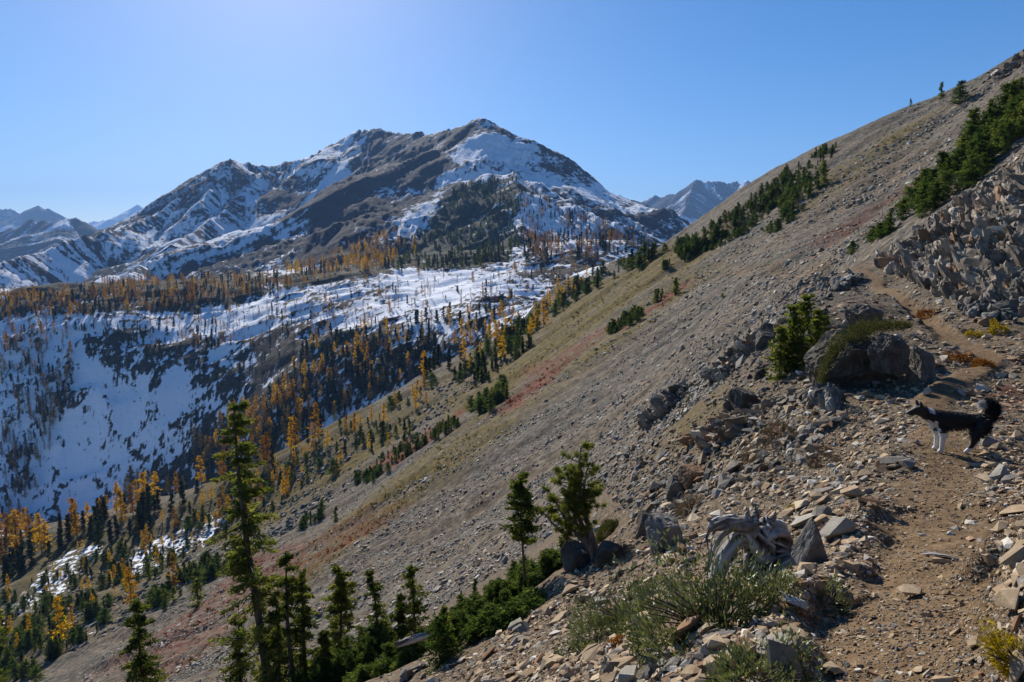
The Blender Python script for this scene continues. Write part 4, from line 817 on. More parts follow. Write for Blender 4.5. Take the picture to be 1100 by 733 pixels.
def mass(name, X, Y, size, mat_of, tint, label, seed, sink=.22, tilt=.25, mats=None, cat='stones'):
    rg = np.random.default_rng(seed); Zs = grid_at(ZG, X, Y); N = gn(X, Y); Rm = rotmats(N, rg.uniform(0, 2 * PI, len(X)), np.full(len(X), tilt), rg); hid = rg.integers(0, len(HULLS), len(X))
    CO = []; F = []; MI = []; TI = []; o = 0
    for h in range(len(HULLS)):
        s = np.where(hid == h)[0]
        if not len(s): continue
        c, f = HULLS[h]; pos = np.stack([X[s], Y[s], Zs[s]], 1) + N[s] * (size[s] * (c[:, 2].max() * .5 - sink * .5))[:, None]
        w_ = np.einsum('nij,kj->nki', Rm[s], c) * size[s][:, None, None] * .5 + pos[:, None, :]
        CO.append(w_.reshape(-1, 3)); F.append((f[None] + (np.arange(len(s)) * len(c))[:, None, None] + o).reshape(-1, 3)); MI.append(np.repeat(mat_of[s], len(f))); TI.append(np.repeat(tint[s], len(c))); o += len(s) * len(c)
    me = mesh_np(name, np.concatenate(CO), np.concatenate(F), False, np.concatenate(MI)); set_tint(me, np.concatenate(TI))
    for m in mats: me.materials.append(m)
    ob = link(name, me); tag(ob, label, cat, None, 'stuff'); return ob
def sample(poly, n, seed):
    rg = np.random.default_rng(seed); P = np.array(poly, float); x0, y0 = P.min(0); x1, y1 = P.max(0); qx = rg.uniform(x0, x1, n * 3); qy = rg.uniform(y0, y1, n * 3); k = inpoly(qx, qy, poly); qx, qy = qx[k][:n], qy[k][:n]
    X, Y = hits(qx, qy); ok = Y == Y; return X[ok], Y[ok], qx[ok], qy[ok]
rg = np.random.default_rng(5)
NEARP = [(430,740),(520,690),(600,625),(690,545),(760,505),(850,420),(905,310),(930,280),(1105,355),(1105,740)]
X, Y, qx, qy = sample(NEARP, 34000, 21)
trm = grid_at(TMASK, X, Y); s = np.exp(rg.normal(math.log(.033), .75, len(X))) * np.clip((Y / 4) ** .45, .8, 2.4); s = np.clip(s, Y * .0022, .34)
s *= np.where(trm > .3, .55, 1); keep = (rg.random(len(X)) > .75 * trm) & (rg.random(len(X)) < .78 + .9 * fbm(X * 1.3, Y * 1.3, 3, 88))
dk = grid_at(DRK, X, Y); keep &= rg.random(len(X)) > .62 * dk
X, Y, s = X[keep], Y[keep], s[keep]; px_ = s * FOC / Y
order = np.argsort(-px_); big = order[:230]; small = order[230:]
mt = rg.choice([0, 1, 2, 3, 4], len(X), p=[.62, .15, .06, .10, .07]); tn = np.clip(rg.normal(.5, .25, len(X)), 0, 1)
MATS = [M_tan, M_gray, M_slate, M_rustr, M_pale]
mass('talus_stones', X[small], Y[small], s[small], mt[small], tn[small], 'small tan and grey stones strewn over the trailside ground', 22, mats=MATS, tilt=.28)
# pebbles and grit close to the camera
X2, Y2, _, _ = sample([(440,740),(620,640),(760,520),(900,440),(1105,430),(1105,740)], 42000, 23); s2 = np.clip(np.exp(rg.normal(math.log(.017), .4, len(X2))) * np.clip((Y2 / 3.2) ** .6, .8, 2), .006, .06)
k2 = (rg.random(len(X2)) > .40 * grid_at(TMASK, X2, Y2)) & (rg.random(len(X2)) < .75 + .9 * fbm(X2 * 1.6, Y2 * 1.6, 3, 89)); X2, Y2, s2 = X2[k2], Y2[k2], s2[k2]
mt2 = rg.choice([0, 1, 2, 3, 4], len(X2), p=[.62, .14, .07, .11, .06])
mass('gravel', X2, Y2, s2, mt2, np.clip(rg.normal(.45, .25, len(X2)), 0, 1), 'fine gravel and chips on and beside the trail', 24, mats=MATS, tilt=.35)
# the trailside ground just outside the frame
rs = np.random.default_rng(27); Xs = rs.uniform(-4, 6, 9000); Ys = rs.uniform(.8, 8, 9000); ok = (np.abs(Xs / Ys) < 1.3) & ((np.abs(Xs / Ys) > .74) | (Ys < 2.4)); Xs, Ys = Xs[ok], Ys[ok]
mass('side_gravel', Xs, Ys, np.clip(np.exp(rs.normal(math.log(.03), .7, len(Xs))), .008, .2), rs.choice([0, 1, 2, 3, 4], len(Xs), p=[.62, .14, .07, .11, .06]), np.clip(rs.normal(.45, .25, len(Xs)), 0, 1), 'small stones on the ground nearest the camera', 28, mats=MATS, tilt=.3)
# the scree
SCR = [(90,720),(200,640),(320,560),(430,500),(560,420),(690,330),(790,255),(880,200),(960,125),(1100,60),(1100,190),(990,240),(920,285),(850,330),(760,440),(700,540),(620,600),(430,735),(90,735)]
X3, Y3, q3x, q3y = sample(SCR, 44000, 31)
gcl = fbm((X3) / 30, (Y3 + .25 * X3) / 5, 3, 33); s3 = np.exp(rg.normal(math.log(.26), .45, len(X3))) * (1 + .5 * gcl); s3 = np.clip(s3 * np.clip((Y3 / 60) ** .5, .55, 1.6), Y3 * .0016, 1.1)
ov = np.clip(grid_at(OLV, X3, Y3) + grid_at(RED, X3, Y3), 0, 1); kp = (rg.random(len(X3)) > .75 * ov) & (rg.random(len(X3)) < .75 + 1.6 * gcl); X3, Y3, s3 = X3[kp], Y3[kp], s3[kp]
mt3 = rg.choice([0, 1, 2, 3, 4], len(X3), p=[.13, .62, .13, .04, .08])
bo = np.argsort(-(s3 * FOC / Y3)); big3 = bo[:40]; sm3 = bo[40:]
mass('scree', X3[sm3], Y3[sm3], s3[sm3], mt3[sm3], np.clip(rg.normal(.5, .22, len(sm3)), 0, 1), 'grey scree stones covering the big slope', 32, mats=MATS, tilt=.22)
RUB = [(640,520),(735,420),(800,360),(862,300),(905,290),(890,330),(870,400),(900,450),(860,510),(780,530),(700,570)]
X5, Y5, _, _ = sample(RUB, 15000, 35); s5 = np.clip(np.exp(rg.normal(math.log(.12), .65, len(X5))) * np.clip((Y5 / 25) ** .5, .6, 1.6), Y5 * .0018, .75); k5 = rg.random(len(X5)) < .6 + .9 * fbm(X5 / 3, Y5 / 3, 3, 36); X5, Y5, s5 = X5[k5], Y5[k5], s5[k5]
mass('rubble', X5, Y5, s5, rg.choice([0, 1, 2, 3, 4], len(X5), p=[.26, .46, .18, .04, .06]), np.clip(rg.normal(.42, .25, len(X5)), 0, 1), 'broken grey brown rubble below the upper trail', 37, mats=MATS, tilt=.3)
LOWR = [(40,650),(200,555),(330,478),(420,438),(480,398),(540,372),(500,430),(440,482),(330,560),(200,640),(80,700)]
X6, Y6, _, _ = sample(LOWR, 9000, 38); s6 = np.clip(np.exp(rg.normal(math.log(.85), .5, len(X6))), Y6 * .0016, 2.6); k6 = rg.random(len(X6)) < .5 + 1.2 * fbm(X6 / 14, Y6 / 14, 3, 39); X6, Y6, s6 = X6[k6], Y6[k6], s6[k6]
mass('talus', X6, Y6, s6, rg.choice([0, 1, 2], len(X6), p=[.08, .42, .50]), np.clip(rg.normal(.34, .25, len(X6)), 0, 1), 'dark grey talus on the lower valley side', 40, mats=MATS, tilt=.3)
# low grass and heath tufts on the slope
OLP = [(90,720),(200,600),(330,540),(430,470),(560,360),(640,305),(720,270),(840,235),(980,130),(1010,140),(900,240),(780,300),(690,360),(560,440),(400,580),(250,733)]
X7, Y7, _, _ = sample(OLP, 16000, 43); cov = np.clip(grid_at(OLV, X7, Y7) + .9 * grid_at(RED, X7, Y7), 0, 1.2); k7 = rg.random(len(X7)) < .85 * cov + .05; X7, Y7 = X7[k7], Y7[k7]; rd7 = grid_at(RED, X7, Y7) > .4
def tufts(name, X, Y, mat, label, seed, size):
    r = np.random.default_rng(seed); n = len(X); m = 7; sz = np.clip(size * np.exp(r.normal(0, .4, n)), Y * .0014, 2); P = np.repeat(np.stack([X, Y, grid_at(ZG, X, Y)], 1), m, 0); S_ = np.repeat(sz, m); v = r.normal(size=(n * m, 3)); v[:, 2] = np.abs(v[:, 2]) * .6 + .15
    c, f = tris(P + v * S_[:, None] * .3, v, S_ * .7, S_ * .35, r); me = mesh_np(name, c, f); me.materials.append(mat); set_tint(me, np.repeat(np.clip(r.normal(.45, .25, n * m), 0, 1), 3)); tag(link(name, me), label, 'grass', None, 'stuff')
tufts('grass', X7[~rd7], Y7[~rd7], M_tuft, 'ochre and olive grass tufts on the scree slope', 44, .28)
tufts('red_heath', X7[rd7], Y7[rd7], M_redh, 'rust red low heath in strips on the scree slope', 45, .3)
# single stones
ROCKM = {}
def rock_mesh(hi, mi):
    if (hi, mi) not in ROCKM:
        c, f = HULLS[hi]; me = mesh_np('stone', c * .5, f); me.materials.append(MATS[mi]); set_tint(me, np.full(len(c), .35 + .3 * ((hi * 5) % 7) / 7)); ROCKM[(hi, mi)] = me
    return ROCKM[(hi, mi)]
MW = ['tan', 'grey', 'slate coloured', 'rust brown', 'pale']
def zone(x, y):
    if y > 24: return 'the upper talus left of the trail', 'upper talus'
    if y > 11: return 'the talus below the conifer clump and cave boulder', 'middle talus'
    if float(grid_at(TMASK, x, y)) > .25: return 'the trodden trail', 'trail'
    if y > 7: return 'the talus around the dog and the trail bend', 'dog talus'
    u = x / y
    if u > .62: return 'the dark soil right of the trail', 'right trailside'
    if u > .40: return 'the rubble between the stump and the trail', 'stump rubble'
    return 'the rubble around the willow patch', 'willow rubble'
def lone(x, y, sz, hi, mi, label=None, group=None, tl=.10, sink=.12, scl=(1, 1, 1), yaw=None):
    me = rock_mesh(hi, mi); N = gn(np.array([x]), np.array([y])); Rm = rotmats(N, np.array([rng.uniform(0, 6.28) if yaw is None else yaw]), np.array([tl]), rng)[0]
    o = bpy.data.objects.new('stone', me); COL.objects.link(o); p = Vector((x, y, gz(x, y))) + Vector(N[0]) * sz * (HULLS[hi][0][:, 2].max() * .5 * scl[2] - sink * .5)
    M4 = Matrix.Translation(p) @ Matrix(Rm.tolist()).to_4x4() @ Matrix.Diagonal((sz * scl[0], sz * scl[1], sz * scl[2], 1)); o.matrix_world = M4
    return tag(o, label, 'stone', group)
for i in big:
    zl, zg = zone(X[i], Y[i]); m = int(mt[i]); lone(X[i], Y[i], s[i], int(rng.integers(28)), m, f'{MW[m]} angular stone lying on {zl}', f'{MW[m]} stones, {zg}')
for i in big3:
    m = int(mt3[i]); lone(X3[i], Y3[i], s3[i], int(rng.integers(28)), m, f'{MW[m]} block lying on the open scree', f'{MW[m]} blocks on the scree')
MATS2 = MATS
def at(px, py, szpx, hi, mi, label, **k):
    x, y = hit(px, py); return lone(x, y, szpx * y / FOC, hi, mi, label, None, **k)
at(1045, 563, 22, 3, 4, 'white rounded stone right of the trail below the dog')
at(1098, 632, 14, 9, 4, 'small white stone at the right edge above the dark soil')
at(700, 725, 40, 5, 0, 'broad tan stone at the bottom edge under the willows', scl=(1, .8, 1.1))
at(672, 728, 34, 12, 2, 'blue grey stone at the bottom edge beside the broad tan one')
at(820, 680, 32, 7, 0, 'flat tan stone broken in two below the willows', tl=.05)
at(558, 676, 24, 17, 2, 'flat slate slab tilted on the rubble left of the willows', tl=.1, scl=(1.2, .8, .6))
at(733, 592, 34, 14, 3, 'rust brown flat block left of the dead stump', scl=(1.2, .8, .9))
at(745, 640, 44, 20, 0, 'long pale brown slab leaning below the stump roots', scl=(1.6, .5, .8), yaw=.9)
at(770, 556, 26, 22, 4, 'pale upright stone just above the stump', scl=(1, .8, 1.3))
at(665, 620, 24, 21, 2, 'blue grey stone in front of the grey heath')
at(615, 635, 20, 23, 2, 'blocky blue grey stone left of the rubble')
at(985, 478, 16, 2, 1, 'grey stone at the heels of the talus left of the dog', scl=(1, .8, 1.3))
at(960, 497, 34, 16, 1, 'low grey ledge stone in front of the dog')
at(996, 424, 16, 24, 4, 'pale stone behind the dog on the trail', scl=(1, .8, 1.4))
at(1043, 424, 16, 25, 3, 'orange brown stone above the tail of the dog', scl=(1.2, .8, .8))
at(1014, 388, 20, 26, 4, 'pale upright stone beside the rust red bush', scl=(.8, .7, 1.6))
at(1060, 500, 40, 6, 0, 'flat tan stone beside the trail right of the dog shadow', scl=(1.2, .8, .7))
at(1088, 515, 30, 13, 2, 'dark flat stone at the right edge above the trail')
at(880, 270, 14, 4, 1, 'grey block on the scree under the small ledge')

# ------------------------------------------------------------------ bedrock outcrops: leaning slabs grown together
def rough_hull(seed):
    c, f = HULLS[seed % len(HULLS)]; bm = bmesh.new(); vs = [bm.verts.new(p) for p in c]
    for q in f: bm.faces.new([vs[i] for i in q])
    bmesh.ops.subdivide_edges(bm, edges=bm.edges[:], cuts=3, use_grid_fill=True); bmesh.ops.triangulate(bm, faces=bm.faces[:]); bm.normal_update()
    for v in bm.verts: n = mnoise.fractal(v.co * 2.2 + Vector((seed, 0, 0)), 1.0, 2.0, 4); v.co += v.normal * .11 * n + Vector((.05 * mnoise.noise(v.co * 3 + Vector((0, seed, 0))), 0, 0))
    bm.verts.index_update(); co = np.array([v.co[:] for v in bm.verts]); ff = np.array([[v.index for v in q.verts] for q in bm.faces]); bm.free(); return co, ff
RH = [rough_hull(i) for i in range(28)]
def outcrop(name, label, poly, n, size, seed, mat, aspect=(.5, .8, 1.6), tilt=.5, tdir=.3, lift=.1, spread=.38, touch=.56):
    rg = np.random.default_rng(seed); X, Y, _, _ = sample(poly, n, seed); sz = size * np.exp(rg.normal(-.15, spread, len(X)))
    Zs = grid_at(ZG, X, Y); par = list(range(len(X)))
    def find(i):
        while par[i] != i: par[i] = par[par[i]]; i = par[i]
        return i
    for i in range(len(X)):
        d = np.sqrt((X - X[i]) ** 2 + (Y - Y[i]) ** 2 + (Zs - Zs[i]) ** 2)
        for j in np.where(d < touch * (sz + sz[i]))[0]: par[find(int(j))] = find(i)
    roots = [find(i) for i in range(len(X))]; best = max(set(roots), key=roots.count); keep = [i for i in range(len(X)) if roots[i] == best]
    cx, cy = X[keep].mean(), Y[keep].mean(); cz = gz(cx, cy); parts = []; tint = []; mi = []
    for i in keep:
        c, f = RH[int(rg.integers(28))]; dims = np.array([sz[i] * a * rg.uniform(.7, 1.3) for a in aspect]); c = c / np.abs(c).max(0) * dims * .5
        R1 = np.array(Matrix.Rotation(tdir + rg.normal(0, .22), 3, 'Z') @ Matrix.Rotation(tilt + rg.normal(0, .14), 3, 'Y') @ Matrix.Rotation(rg.normal(0, .25), 3, 'X'))
        parts.append((c @ R1.T + [X[i] - cx, Y[i] - cy, Zs[i] + lift * sz[i] - cz], f)); tint.append(np.full(len(c), np.clip(rg.normal(.5, .25), 0, 1))); mi.append(np.full(len(f), int(rg.random() < .06) + 2 * int(rg.random() < .04)))
    c, f = join(parts); me = mesh_np(name, c, f, False, np.minimum(np.concatenate(mi), 2))
    for m in (mat, M_rustr, M_pale): me.materials.append(m)
    set_tint(me, np.concatenate(tint)); o = link(name, me, None, (cx, cy, cz)); tag(o, label, 'rock outcrop'); return o
outcrop('rock_outcrop', 'long shattered crag of leaning slabs above the trail at the right', [(938,284),(950,252),(980,238),(1010,222),(1050,205),(1108,180),(1108,318),(1060,325),(1010,318),(975,300)], 1500, .64, 51, M_crag, (.6, 1.0, 1.3), .55, 2.7, .04, spread=.32, touch=.78)
outcrop('rock_outcrop', 'dark broken rocks at the foot of the crag by the yellow bush', [(1030,335),(1050,305),(1108,300),(1108,345),(1060,350)], 90, .45, 52, M_slate, (.8, .7, .9), .3, 2.0, .1)
outcrop('rock_outcrop', 'dark jagged outcrop left of the upper trail', [(866,322),(885,290),(905,284),(925,300),(915,325),(880,338)], 90, .62, 53, M_slate, (.6, .8, 1.2), .5, .4, .1)
outcrop('rock_outcrop', 'ragged ribs of rock on the talus left of the conifer clump', [(755,405),(790,375),(835,350),(850,360),(810,392),(770,412)], 330, .55, 54, M_slate, (1.2, .6, .6), .5, .5, .0)
outcrop('rock_outcrop', 'low dark rock rib on the middle of the scree', [(682,452),(700,438),(735,415),(742,420),(715,445),(690,460)], 330, .75, 55, M_slate, (1.3, .6, .6), .5, .5, .0)
outcrop('rock_outcrop', 'small grey ledge high on the scree left of the fir mat', [(902,232),(915,215),(940,205),(935,218),(912,238)], 60, .9, 56, M_crag, (.8, .7, 1.0), .4, .5, .06)
outcrop('rock_outcrop', 'upright rock flakes below the cave boulder', [(866,430),(878,405),(900,408),(912,425),(905,440),(880,442)], 40, .42, 57, M_slate, (.55, .7, .95), .3, 2.9, .05)
outcrop('rock_outcrop', 'broken ledges on the talus below the conifer clump', [(735,475),(790,440),(838,428),(815,455),(760,488)], 330, .38, 58, M_crag, (1.2, .7, .5), .45, .5, .0)
outcrop('rock_outcrop', 'rocky knob on the skyline at the upper right', [(1045,88),(1065,75),(1105,56),(1105,70),(1060,95)], 70, 1.1, 59, M_crag, (1.0, .8, .8), .3, .5, .05)
outcrop('rock_outcrop', 'grey rock bench on the shoulder under the upper trail', [(905,358),(925,335),(950,340),(945,350),(915,362)], 30, .42, 60, M_slate, (1.0, .7, .6), .3, .5, .08)

# ------------------------------------------------------------------ sculpted boulders
def boulder(name, label, cat, loc, dims, planes, seed, mat, rough=.03, sub=4, yaw=0.0, moss=None):
    """a block cut by planes: (nx, ny, nz, offset) in units of its half size"""
    bm = bmesh.new(); bmesh.ops.create_icosphere(bm, subdivisions=sub, radius=1.0); d = np.array([v.co[:] for v in bm.verts]); rg = np.random.default_rng(seed)
    pl = np.array([(*(np.array(p[:3]) / np.linalg.norm(p[:3])), p[3]) for p in planes]); dn = d @ pl[:, :3].T; r = np.where(dn > 1e-3, pl[None, :, 3] / np.maximum(dn, 1e-3), 1e9).min(1); r = np.minimum(r, 1.35)
    p = d * r[:, None]; q = p * 2.3 + seed; nz = np.array([mnoise.fractal(Vector(a), 1.0, 2.1, 5) for a in q]); cell = np.array([mnoise.voronoi(Vector(a) * 1.5)[0] for a in q]); crack = cell[:, 1] - cell[:, 0]
    p = p + d * (rough * (.6 * nz + 1.1 * (cell[:, 0] - .45) - .8 * np.exp(-crack * 14)))[:, None]; p = p * np.array(dims) * .5
    f = np.array([[v.index for v in a.verts] for a in bm.faces]); bm.free(); me = mesh_np(name, p, f, False); p = p; me.materials.append(mat); set_tint(me, np.clip(.5 + .3 * nz, 0, 1))
    o = link(name, me, None, loc); o.rotation_euler = (0, 0, yaw); return tag(o, label, cat)
BLOCK = [(-.85, -.25, .45, .8), (0, -1, .1, .72), (.25, -.2, 1, .72), (1, -.2, .25, .82), (-1, .2, -.25, .9), (0, 1, 0, 1), (0, 0, -1, 1), (.6, -.8, .5, .85), (-.5, -.6, .8, .88)]
def block(label, px, py, wpx, hpx, seed, mat, yaw=0.0):
    x, y = hit(px, py); q = y / FOC; boulder('boulder', label, 'boulder', (x, y, gz(x, y) + hpx * q * .3), (wpx * q, wpx * q * .8, hpx * q * 1.25), BLOCK, seed, mat, .08, sub=4, yaw=yaw)
block('dark rusty block at the top of the talus above the heath', 745, 518, 32, 20, 31, M_rustr, .3)
block('dark squared block beside the rusty block above the heath', 727, 532, 24, 24, 32, M_slate, -.3)
block('large slate boulder under the brown heath', 715, 588, 44, 40, 33, M_slate, .2)
block('mossy dark boulder left of the slate boulder', 695, 576, 26, 30, 34, M_cave, -.2)
block('big dark boulder at the lip under the windswept pine', 620, 610, 36, 30, 35, M_cave, .4)
block('lichen topped boulder right of the windswept pine', 654, 600, 30, 18, 36, M_cave, -.4)
block('dark split block on the talus above the long brown heath', 800, 440, 34, 26, 37, M_cave, .3)
block('dark block on the talus left of the conifer clump', 822, 372, 22, 18, 38, M_cave, -.3)
x, y = hit(870, 606); ps = 1.0 * y / FOC
boulder('boulder', 'pointed grey stone standing upright right of the dead stump', 'boulder', (x, y, gz(x, y) + 20 * ps), (48 * ps, 26 * ps, 66 * ps), [(-.9, -.1, .62, .42), (.95, -.1, .42, .50), (0, -1, .1, .8), (0, 1, .2, .8), (0, 0, -1, 1), (-1, .3, -.1, .95), (1, .2, -.2, .9), (.2, -.8, .6, .75)], 3, M_slate, .04, yaw=.2)
Yb = 13.2; xb = uv(925, 400)[0] * Yb; zb = CAM_Z + uv(925, 398)[1] * Yb
cave = boulder('boulder', 'big mossy cave boulder with a dark hollow left of the trail', 'boulder', (xb, Yb + .35, zb), (1.55, 1.1, 1.35), [(-.8, -.2, .5, .75), (0, -1, -.35, .62), (.3, -.3, 1, .78), (1, -.1, .2, .95), (-1, 0, -.3, .95), (0, 1, 0, 1), (0, 0, -1, 1)], 8, M_cave, .14, sub=5)
boulder('boulder', 'cracked block wedged under the right side of the cave boulder', 'boulder', (uv(957, 380)[0] * 12.75, 12.75, CAM_Z + uv(957, 380)[1] * 12.75), (.62, .5, .72), [(-.8, -.2, .6, .8), (0, -1, .1, .75), (.2, -.2, 1, .8), (1, -.1, .1, .85), (-1, -.3, -.2, .8), (0, 0, -1, 1)], 12, M_cave, .15, sub=5)
boulder('boulder', 'squared block forming the right wall of the cave boulder', 'boulder', (uv(990, 398)[0] * 12.9, 12.9, CAM_Z + uv(990, 398)[1] * 12.9), (.36, .5, .85), [(-1, -.1, .1, .8), (0, -1, .1, .8), (.2, -.1, 1, .9), (1, 0, .2, .8), (0, 0, -1, 1)], 14, M_slate, .14, sub=5)
boulder('boulder', 'dark squared stone perched on the rim behind the cave boulder', 'boulder', (uv(930, 338)[0] * 15.5, 15.5, CAM_Z + uv(930, 340)[1] * 15.5), (.75, .5, .55), [(-.6, -.3, .8, .8), (0, -1, .1, .8), (.4, -.1, 1, .8), (1, 0, .1, .8), (-1, -.2, -.1, .8), (0, 0, -1, 1)], 16, M_cave, .14, sub=5)
# juniper cushion hanging over the cave boulder
rg2 = np.random.default_rng(71); n = 7000; s_ = rg2.uniform(0, 1, n); ph = rg2.uniform(-1, 1, n)
cpx = np.interp(s_, [0, .12, .3, .55, .8, 1], [882, 884, 896, 920, 950, 978]); cpy = np.interp(s_, [0, .12, .3, .55, .8, 1], [415, 398, 372, 356, 350, 349])
ux = np.array([uv(a, b) for a, b in zip(cpx, cpy)]); yy = Yb - .12 + .4 * np.abs(ph) + .2 * s_; P = np.stack([ux[:, 0] * yy, yy, CAM_Z + ux[:, 1] * yy], 1); rr = .05 + .09 * np.sin(s_ * PI) + .03 * vn(s_ * 9, ph * 2); P += rg2.normal(size=(n, 3)) * rr[:, None] * .7
c, f = tris(P, rg2.normal(size=(n, 3)) + [0, -.4, .5], .045 * rg2.uniform(.6, 1.3, n), .016, rg2); base_ = np.array([xb, Yb, zb]); me = mesh_np('juniper_foliage', c - base_, f); me.materials.append(M_juni); set_tint(me, np.repeat(np.clip(.5 + .3 * vn(P[:, 0] * 6, P[:, 2] * 6) + rg2.normal(0, .18, n), 0, 1), 3))
o = thing('juniper', 'olive juniper cushion draped over the cave boulder', 'shrub', tuple(base_)); link('foliage', me, o)

# ------------------------------------------------------------------ dead stump and driftwood
def gnarled(pts, rad, seg=44, n=70, seed=0, twist=3.0, ridges=5, depth=.22):
    pts = np.array(pts, float); tt = np.linspace(0, 1, len(pts)); t = np.linspace(0, 1, n)
    def cr(v):
        out = np.zeros((n,) + v.shape[1:]); m = len(v) - 1
        for i, q in enumerate(t * m):
            k = min(int(q), m - 1); f = q - k; p0, p1, p2, p3 = v[max(k - 1, 0)], v[k], v[k + 1], v[min(k + 2, m)]
            out[i] = .5 * (2 * p1 + (p2 - p0) * f + (2 * p0 - 5 * p1 + 4 * p2 - p3) * f * f + (3 * p1 - p0 - 3 * p2 + p3) * f ** 3)
        return out
    c = cr(pts); r = cr(np.array(rad, float)[:, None])[:, 0]; th = np.arange(seg) * 2 * PI / seg; A, B = np.meshgrid(th, t)
    rd = 1 + depth * np.abs(np.sin(ridges * .5 * (A + twist * B) + 1.5 * vn(B * 3, B * 0, seed))) - depth * .5 + .12 * vn(A * 2, B * 8, seed + 1) + .07 * vn(A * 5, B * 20, seed + 2)
    gr = vn((A + twist * B) * 2.1 + 40, B * 1.6, seed + 5) + .7 * vn((A + twist * B) * 4.4, B * 2.5, seed + 6); rd = rd + .07 * gr
    c, f = tube_np(c, r[:, None] * rd, seg); return c, f, np.clip(.48 + .34 * gr + .8 * (rd - 1), 0, 1).ravel()
sx_, sy_ = hit(815, 618); k_ = sy_ / FOC
st = thing('dead_stump', 'weathered grey dead stump with twisted roots beside the pointed stone', 'tree stump', (sx_, sy_, gz(sx_, sy_)))
def W(px, py, d=0.0):     # pixel offsets around the stump's base, in metres
    return ((px - 815) * k_, d, (618 - py) * k_)
def part(name, pts, rad, seed, **k):
    c, f, g = gnarled(pts, [r * k_ for r in rad], seed=seed, **k); me = mesh_np(name, c, np.concatenate([f[:, [0, 1, 2]], f[:, [0, 2, 3]]]), True); me.materials.append(M_wood); set_tint(me, g); return link(name, me, st)
part('trunk', [W(800, 552, -.02), W(803, 566), W(810, 582, .02), W(818, 600, .03), W(826, 622, .02)], [7, 11, 15, 18, 22], 1, seg=28, twist=1.5, ridges=7, depth=.3)
part('root', [W(806, 562), W(795, 558, -.02), W(780, 555, -.04), W(764, 556, -.05), W(755, 562, -.05)], [11, 10, 8, 7, 3], 2)
part('root', [W(806, 575, .0), W(788, 573, -.04), W(772, 585, -.10), W(762, 603, -.16), W(752, 624, -.22), W(738, 645, -.28), W(722, 660, -.32)], [9, 9, 8.5, 8, 7, 5, 2], 3)
part('root', [W(800, 568, .05), W(785, 568, .04), W(773, 577, .03), W(765, 592, .02), W(758, 610, 0)], [7, 6, 5.5, 5, 3], 4)
part('root', [W(818, 580, .05), W(825, 562, .06), W(828, 554, .06)], [15, 9, 3], 5, depth=.35)
part('root', [W(815, 575, .04), W(835, 572, .07), W(848, 590, .06), W(856, 606, .04)], [13, 12, 9, 4], 6, depth=.3)
part('root', [W(820, 612, -.04), W(838, 600, -.10), W(855, 600, -.10), W(868, 607, -.08)], [12, 10, 9, 4], 7, depth=.3)
part('root', [W(815, 600, -.06), W(812, 620, -.10), W(808, 634, -.12)], [10, 8, 4], 8)
part('root', [W(757, 560, -.05), W(753, 570, -.05), W(754, 582, -.06)], [2.5, 1.6, .6], 9, seg=8, n=12)
part('root', [W(836, 615, -.02), W(842, 628, -.08), W(838, 640, -.1)], [12, 8, 3], 10)
part('splinter', [W(800, 556, -.03), W(798, 546, -.03), W(799, 538, -.03)], [5, 3, .4], 14, seg=12, n=16)
part('splinter', [W(806, 556, .0), W(809, 545, .0), W(808, 537, .0)], [6, 3.5, .4], 15, seg=12, n=16)
part('splinter', [W(826, 560, .05), W(832, 553, .05), W(834, 546, .05)], [5, 3, .4], 16, seg=12, n=16)
part('splinter', [W(762, 557, -.05), W(756, 552, -.05), W(752, 550, -.05)], [4, 2, .4], 17, seg=12, n=16)
part('root', [W(812, 590, .02), W(800, 598, -.05), W(797, 610, -.08), W(800, 626, -.1)], [8, 7, 5, 2], 18)
part('root', [W(835, 590, .03), W(850, 597, .0), W(862, 602, .0), W(876, 612, .02)], [9, 8, 6, 2], 19)
def log(label, pts, rad, seed):
    P = np.array(pts); b = P.mean(0); c, f, g = gnarled(P - b, rad, seed=seed); me = mesh_np('driftwood', c, np.concatenate([f[:, [0, 1, 2]], f[:, [0, 2, 3]]]), True); me.materials.append(M_wood); set_tint(me, g); o = link('driftwood', me, None, tuple(b)); tag(o, label, 'driftwood')
lp = []
for px, py in [(425, 693), (440, 688), (455, 684), (468, 685)]:
    Yq = 13.8; lp.append((uv(px, py)[0] * Yq, Yq, CAM_Z + uv(px, py)[1] * Yq))
log('pale bleached log lying on the fir mat at the lower left', lp, [.05, .07, .07, .03], 21)
lp = []
for px, py in [(990, 596), (1008, 598), (1030, 603)]:
    a, b = hit(px, py); lp.append((a, b, gz(a, b) + .012))
log('thin grey stick lying across the trail below the dog', lp, [.010, .014, .006], 22)
lp = []
for px, py, Yq in [(232, 655, 40), (245, 672, 39), (262, 695, 38)]:
    a = uv(px, py)[0] * Yq; lp.append((a, Yq, gz(a, Yq) + .3))
log('fallen dead pole on the scree left of the tallest fir', lp, [.05, .06, .04], 23)
